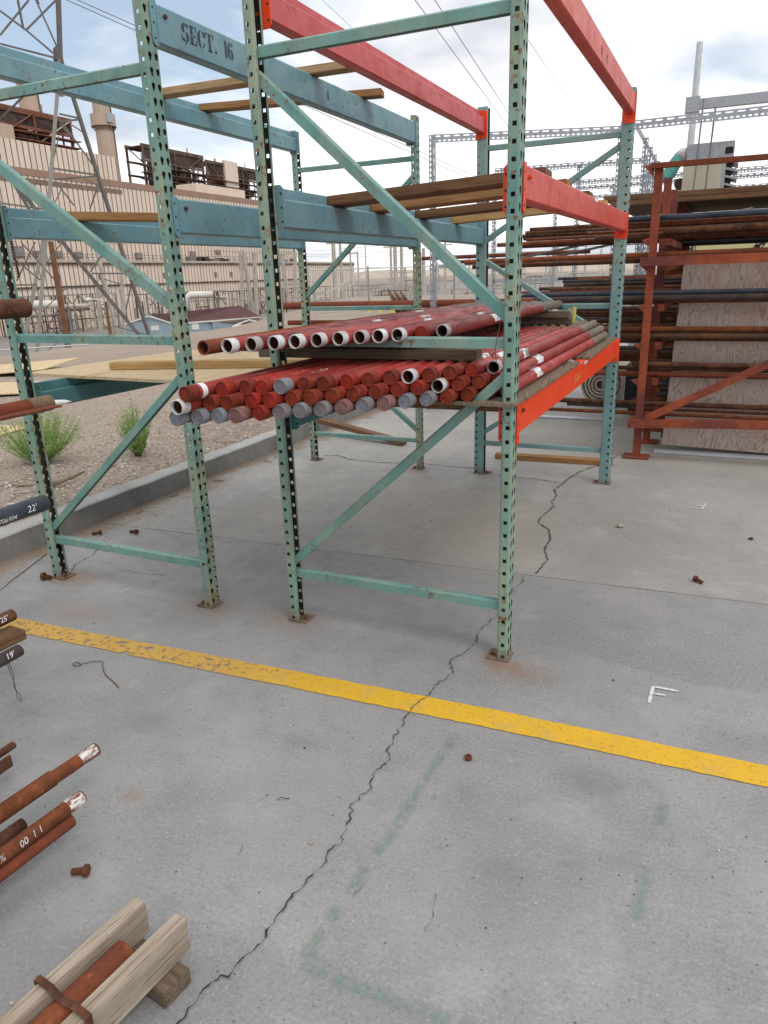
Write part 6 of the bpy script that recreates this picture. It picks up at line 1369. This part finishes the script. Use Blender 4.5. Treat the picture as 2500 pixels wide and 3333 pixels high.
for k in range(14): mb.lathe((-29.4+.003*k, 23.0, 3.6-.12*k), (0, 0, -1), [(0, .02), (.02, .11), (.05, .11), (.06, .02)], 10)
mb.build('insulator_string', 'insul', tw)
def pole(x, y, z0, z1, r, mat, label, arm=None, lamp=None):
    t = thing('utility_pole', (x, y, z0), label, 'pole', 'utility poles'); mb = MB(); mb.tube((x, y, z0), (x, y, z1), r, r*.7, n=10); mb.build('shaft', mat, t)
    if arm: mb = MB(); mb.bar((x-arm*.8, y-arm*.4, z1-.5), (x+arm*.8, y+arm*.4, z1-.5), .18, .22); mb.build('crossarm', mat, t)
    if lamp: mb = MB(); mb.path([(x, y, z1), (x-.6, y-.6, z1+.25), (x-1.1, y-1.1, z1+.28)], .07, 6); mb.lathe((x-1.05, y-1.05, z1+.3), (-.7, -.7, -.1), [(0, .02), (.05, .18), (.5, .2), (.7, .02)], 8); mb.build('lamp_head', 'far_white', t)
pole(-43.17, 37.65, GZ, 4.6, .26, 'wood_pole', 'brown wooden pole standing behind the lattice tower'); pole(-62.26, 61.1, GZ, -.25, .2, 'wood_pole', 'short lamp pole in front of the plant', None, True)
for i, (x, y, z1, r) in enumerate(((-69.6, 129.7, 8.4, .55), (-68.4, 130.3, 8.0, .35), (-66.7, 131.2, 6.5, .22), (-65.4, 131.8, 6.4, .22), (-64.0, 132.5, 7.9, .14), (-59.45, 134.6, 7.4, .30), (-58.7, 135.0, 7.4, .50), (-57.5, 135.4, 7.3, .42), (-53.5, 137.1, 6.5, .45), (-49.5, 138.6, 7.5, .25), (-45.0, 140.0, 5.0, .18), (-36.5, 142.5, 4.2, .15), (-30, 150, 6.5, .6), (-24.5, 151, 8.5, .25))):
    pole(x, y, GZ, z1, r, 'far_pole', f'distant substation pole past the plant, {ORD[i]} from the left', 1.6 if i in (0, 2, 5, 9, 10) else None)
sub = thing('substation_frame', (-60, 136, GZ), 'distant substation frame of light steel behind the chain link fence', 'substation')
rnd = random.Random(12)
for k in range(120):
    x = -95+90*rnd.random(); y = 120+75*rnd.random(); h = GZ+rnd.uniform(2.5, 6.5); mb = MB(); mb.bar((x, y, GZ), (x, y, h), .22, .22)
    if rnd.random() < .6: mb.bar((x, y, h), (x+rnd.uniform(3, 8), y+1, h), .2, .2)
    if rnd.random() < .35: mb.box((x-.8, y-.8, GZ), (x+.8, y+.8, GZ+rnd.uniform(1, 2.4)))
    mb.build('bay', rnd.choice(['steel_gr', 'far_pole', 'steel_lt', 'steel_bg']), sub)
for i in range(16):
    x = -92+92*i/15+rnd.uniform(-2, 2); y = 165+rnd.uniform(0, 60); h = rnd.uniform(6, 14); t = thing('lattice_mast', (x, y, GZ), f'thin distant lattice mast on the horizon past the plant, {ORD[i]} from the left', 'mast', 'distant masts')
    mb = MB(); wd_ = rnd.uniform(.6, 1.3)
    mb.bar((x-wd_, y, GZ), (x-.15, y, GZ+h), .14, .14); mb.bar((x+wd_, y, GZ), (x+.15, y, GZ+h), .14, .14)
    for q in range(5): f0, f1 = q/5, (q+1)/5; w0_, w1_ = wd_+(.15-wd_)*f0, wd_+(.15-wd_)*f1; mb.bar((x-w0_, y, GZ+h*f0), (x+w1_, y, GZ+h*f1), .1, .1); mb.bar((x-w1_, y, GZ+h*f1), (x+w1_, y, GZ+h*f1), .1, .1)
    mb.build('mast_frame', rnd.choice(['steel_gr', 'far_pole']), t)
    mb = MB(); mb.bar((x-2.2, y, GZ+h*.86), (x+2.2, y, GZ+h*.86), .14, .16); mb.build('crossarm', 'steel_gr', t)
for i in range(5):
    za = rnd.uniform(2.2, 8.5); zb_ = rnd.uniform(2.2, 8.5); ya = rnd.uniform(125, 180); mb = MB(); pts = [(-100+13*q, ya+q*1.5, za+(zb_-za)*q/8-1.1*math.sin(math.pi*(q/8 % .5)*2)) for q in range(9)]; mb.path(pts, .035, 4); tag(mb.build('overhead_wire', 'wire_bg'), f'distant sagging wire over the substation, {ORD[i]} of five', 'wire', 'substation wires')
# galvanised pole with crossarm, right
gp = thing('utility_pole', (.1, 22.5, 0), 'tall galvanised pole with a long side arm behind the cooler', 'pole', 'utility poles')
mb = MB(); mb.tube((.1, 22.5, -.1), (.09, 22.5, 7.45), .13, .085, n=14); mb.build('shaft', 'galv_l', gp)
mb = MB(); mb.bar((-.02, 22.5, 5.88), (7.0, 22.6, 5.83), .2, .26); mb.build('side_arm', 'galv', gp); mb = MB(); mb.box((-.14, 22.36, 5.68), (.24, 22.64, 6.08)); mb.build('clamp', 'galv', gp)
# overhead wires
WV = [((-62, 5, 19.5), (-89.26, 283.5, 34.8), 'W')]
def wire(label, a, b, ra, rb):
    mb = MB(); a = Vector(a); b = Vector(b); d = (b-a); a2 = a-d*.25; b2 = b+d*.1; mb.tube(a2, b2, ra, rb, n=5); tag(mb.build('overhead_wire', 'wire_bg'), label, 'wire', 'overhead wires')
wire('left pair of overhead wires, lower one', (-40.77, 40.16, 19.74), (-89.26, 283.5, 34.76), .012, .11); wire('left pair of overhead wires, upper one', (-40.28, 40.64, 19.79), (-85.38, 284.71, 34.57), .012, .11)
wire('right pair of overhead wires, left one', (-20.86, 53.24, 20.14), (-78.33, 286.75, 52.97), .015, .11); wire('right pair of overhead wires, right one', (-19.4, 53.6, 19.9), (-74.5, 287.2, 52.0), .015, .11)
wire('single thin overhead wire above the red beam', (-26.86, 50.45, 20.33), (-42.53, 87.35, 29.81), .012, .03); wire('single thin overhead wire at the upper right', (-13.0, 55.78, 16.88), (-32.8, 194.59, 34.09), .01, .04)
# chain link fence
def fence(label, pts, h, zb, sp=.11):
    t = thing('chain_link_fence', (pts[0][0], pts[0][1], zb), label, 'fence', 'chain link fences')
    for (x0, y0), (x1, y1) in zip(pts, pts[1:]):
        d = Vector((x1-x0, y1-y0, 0)); L_ = d.length; d.normalize(); npst = max(1, int(L_/3))
        for i in range(npst+1):
            q = Vector((x0, y0, zb))+d*L_*i/npst; mb = MB(); mb.tube(q, q+Vector((0, 0, h+.08)), .035, n=8); mb.build('post', 'fence', t)
        mb = MB(); mb.tube((x0, y0, zb+h), (x1, y1, zb+h), .022, n=6); mb.build('top_rail', 'fence', t)
        mb = MB(); n = int(L_/sp)
        for i in range(-int(h/sp), n):
            for s in (1, -1):
                a = i*sp; b = a+h
                a_, b_ = max(0, a), min(L_, b)
                if b_ <= a_: continue
                za, zb_ = (a_-a, b_-a) if s > 0 else (h-(a_-a), h-(b_-a))
                p = Vector((x0, y0, zb))+d*a_+Vector((0, 0, za)); q = Vector((x0, y0, zb))+d*b_+Vector((0, 0, zb_)); mb.bar(p, q, .006, .006)
        mb.build('wire_mesh', 'fence', t)
fence('chain link fence beyond the yard, seen between the racks', [(-13.6, 23.5), (-11.56, 24.58), (-8.4, 25.9), (-.5, 28.6)], 1.7, .08)
fence('chain link fence beyond the right rack', [(-.5, 28.6), (14, 32)], 1.9, .08)
fence('low fence of white posts on the slope behind the left rack', [(-21, 12), (-17.5, 16), (-15.5, 20.5)], 1.5, -1.9, .3)
mb = MB(); mb.bar((-13.6, 23.5, .6), (-11.56, 24.58, 1.72), .05, .05); tag(mb.build('fence_rail', 'fence'), 'sloping rail leaning on the chain link fence corner post', 'rail')
for i in range(4):
    mb = MB(); mb.bar((-9.2+.22*i, 22.2, .1), (-9.55+.22*i, 22.5, .75), .9, .05, (1, 0, 0)); tag(mb.build('stacked_board', 'lumber_b' if i < 3 else 'steel_gr'), f'board leaning in a small stack by the fence, {ORD[i]} from the left', 'board', 'boards leaning by the fence')
for i, (x, y) in enumerate(((-11.5, 24.4), (-10.6, 23.5), (-10.0, 23.4))):
    mb = MB(); mb.tube((x, y, .08), (x, y, .5), .09, n=10); tag(mb.build('bollard', 'tag'), f'pale yellow bollard by the fence, {ORD[i]} from the left', 'bollard', 'yellow bollards')
# low mesa on the horizon
mb = MB(); vs = []; n = 80
for i in range(n+1):
    a = R(-75+110*i/n); d = 2700; h = 22+26*mn.noise(Vector((i*.11, 2, 7)))+8*mn.noise(Vector((i*.5, 1, 3))); x, y = math.sin(a)*d, math.cos(a)*d; vs += [(x, y, -10), (x*1.02, y*1.02, max(6, h)), (x*1.2, y*1.2, max(6, h)*1.05)]
mb.add(vs, [(3*i+k, 3*i+3+k, 3*i+4+k, 3*i+1+k) for i in range(n) for k in (0, 1)], 0, True); tag(mb.build('hills', 'hill', org=(0, 0, 0)), 'pale desert mesa along the horizon', kind='structure')
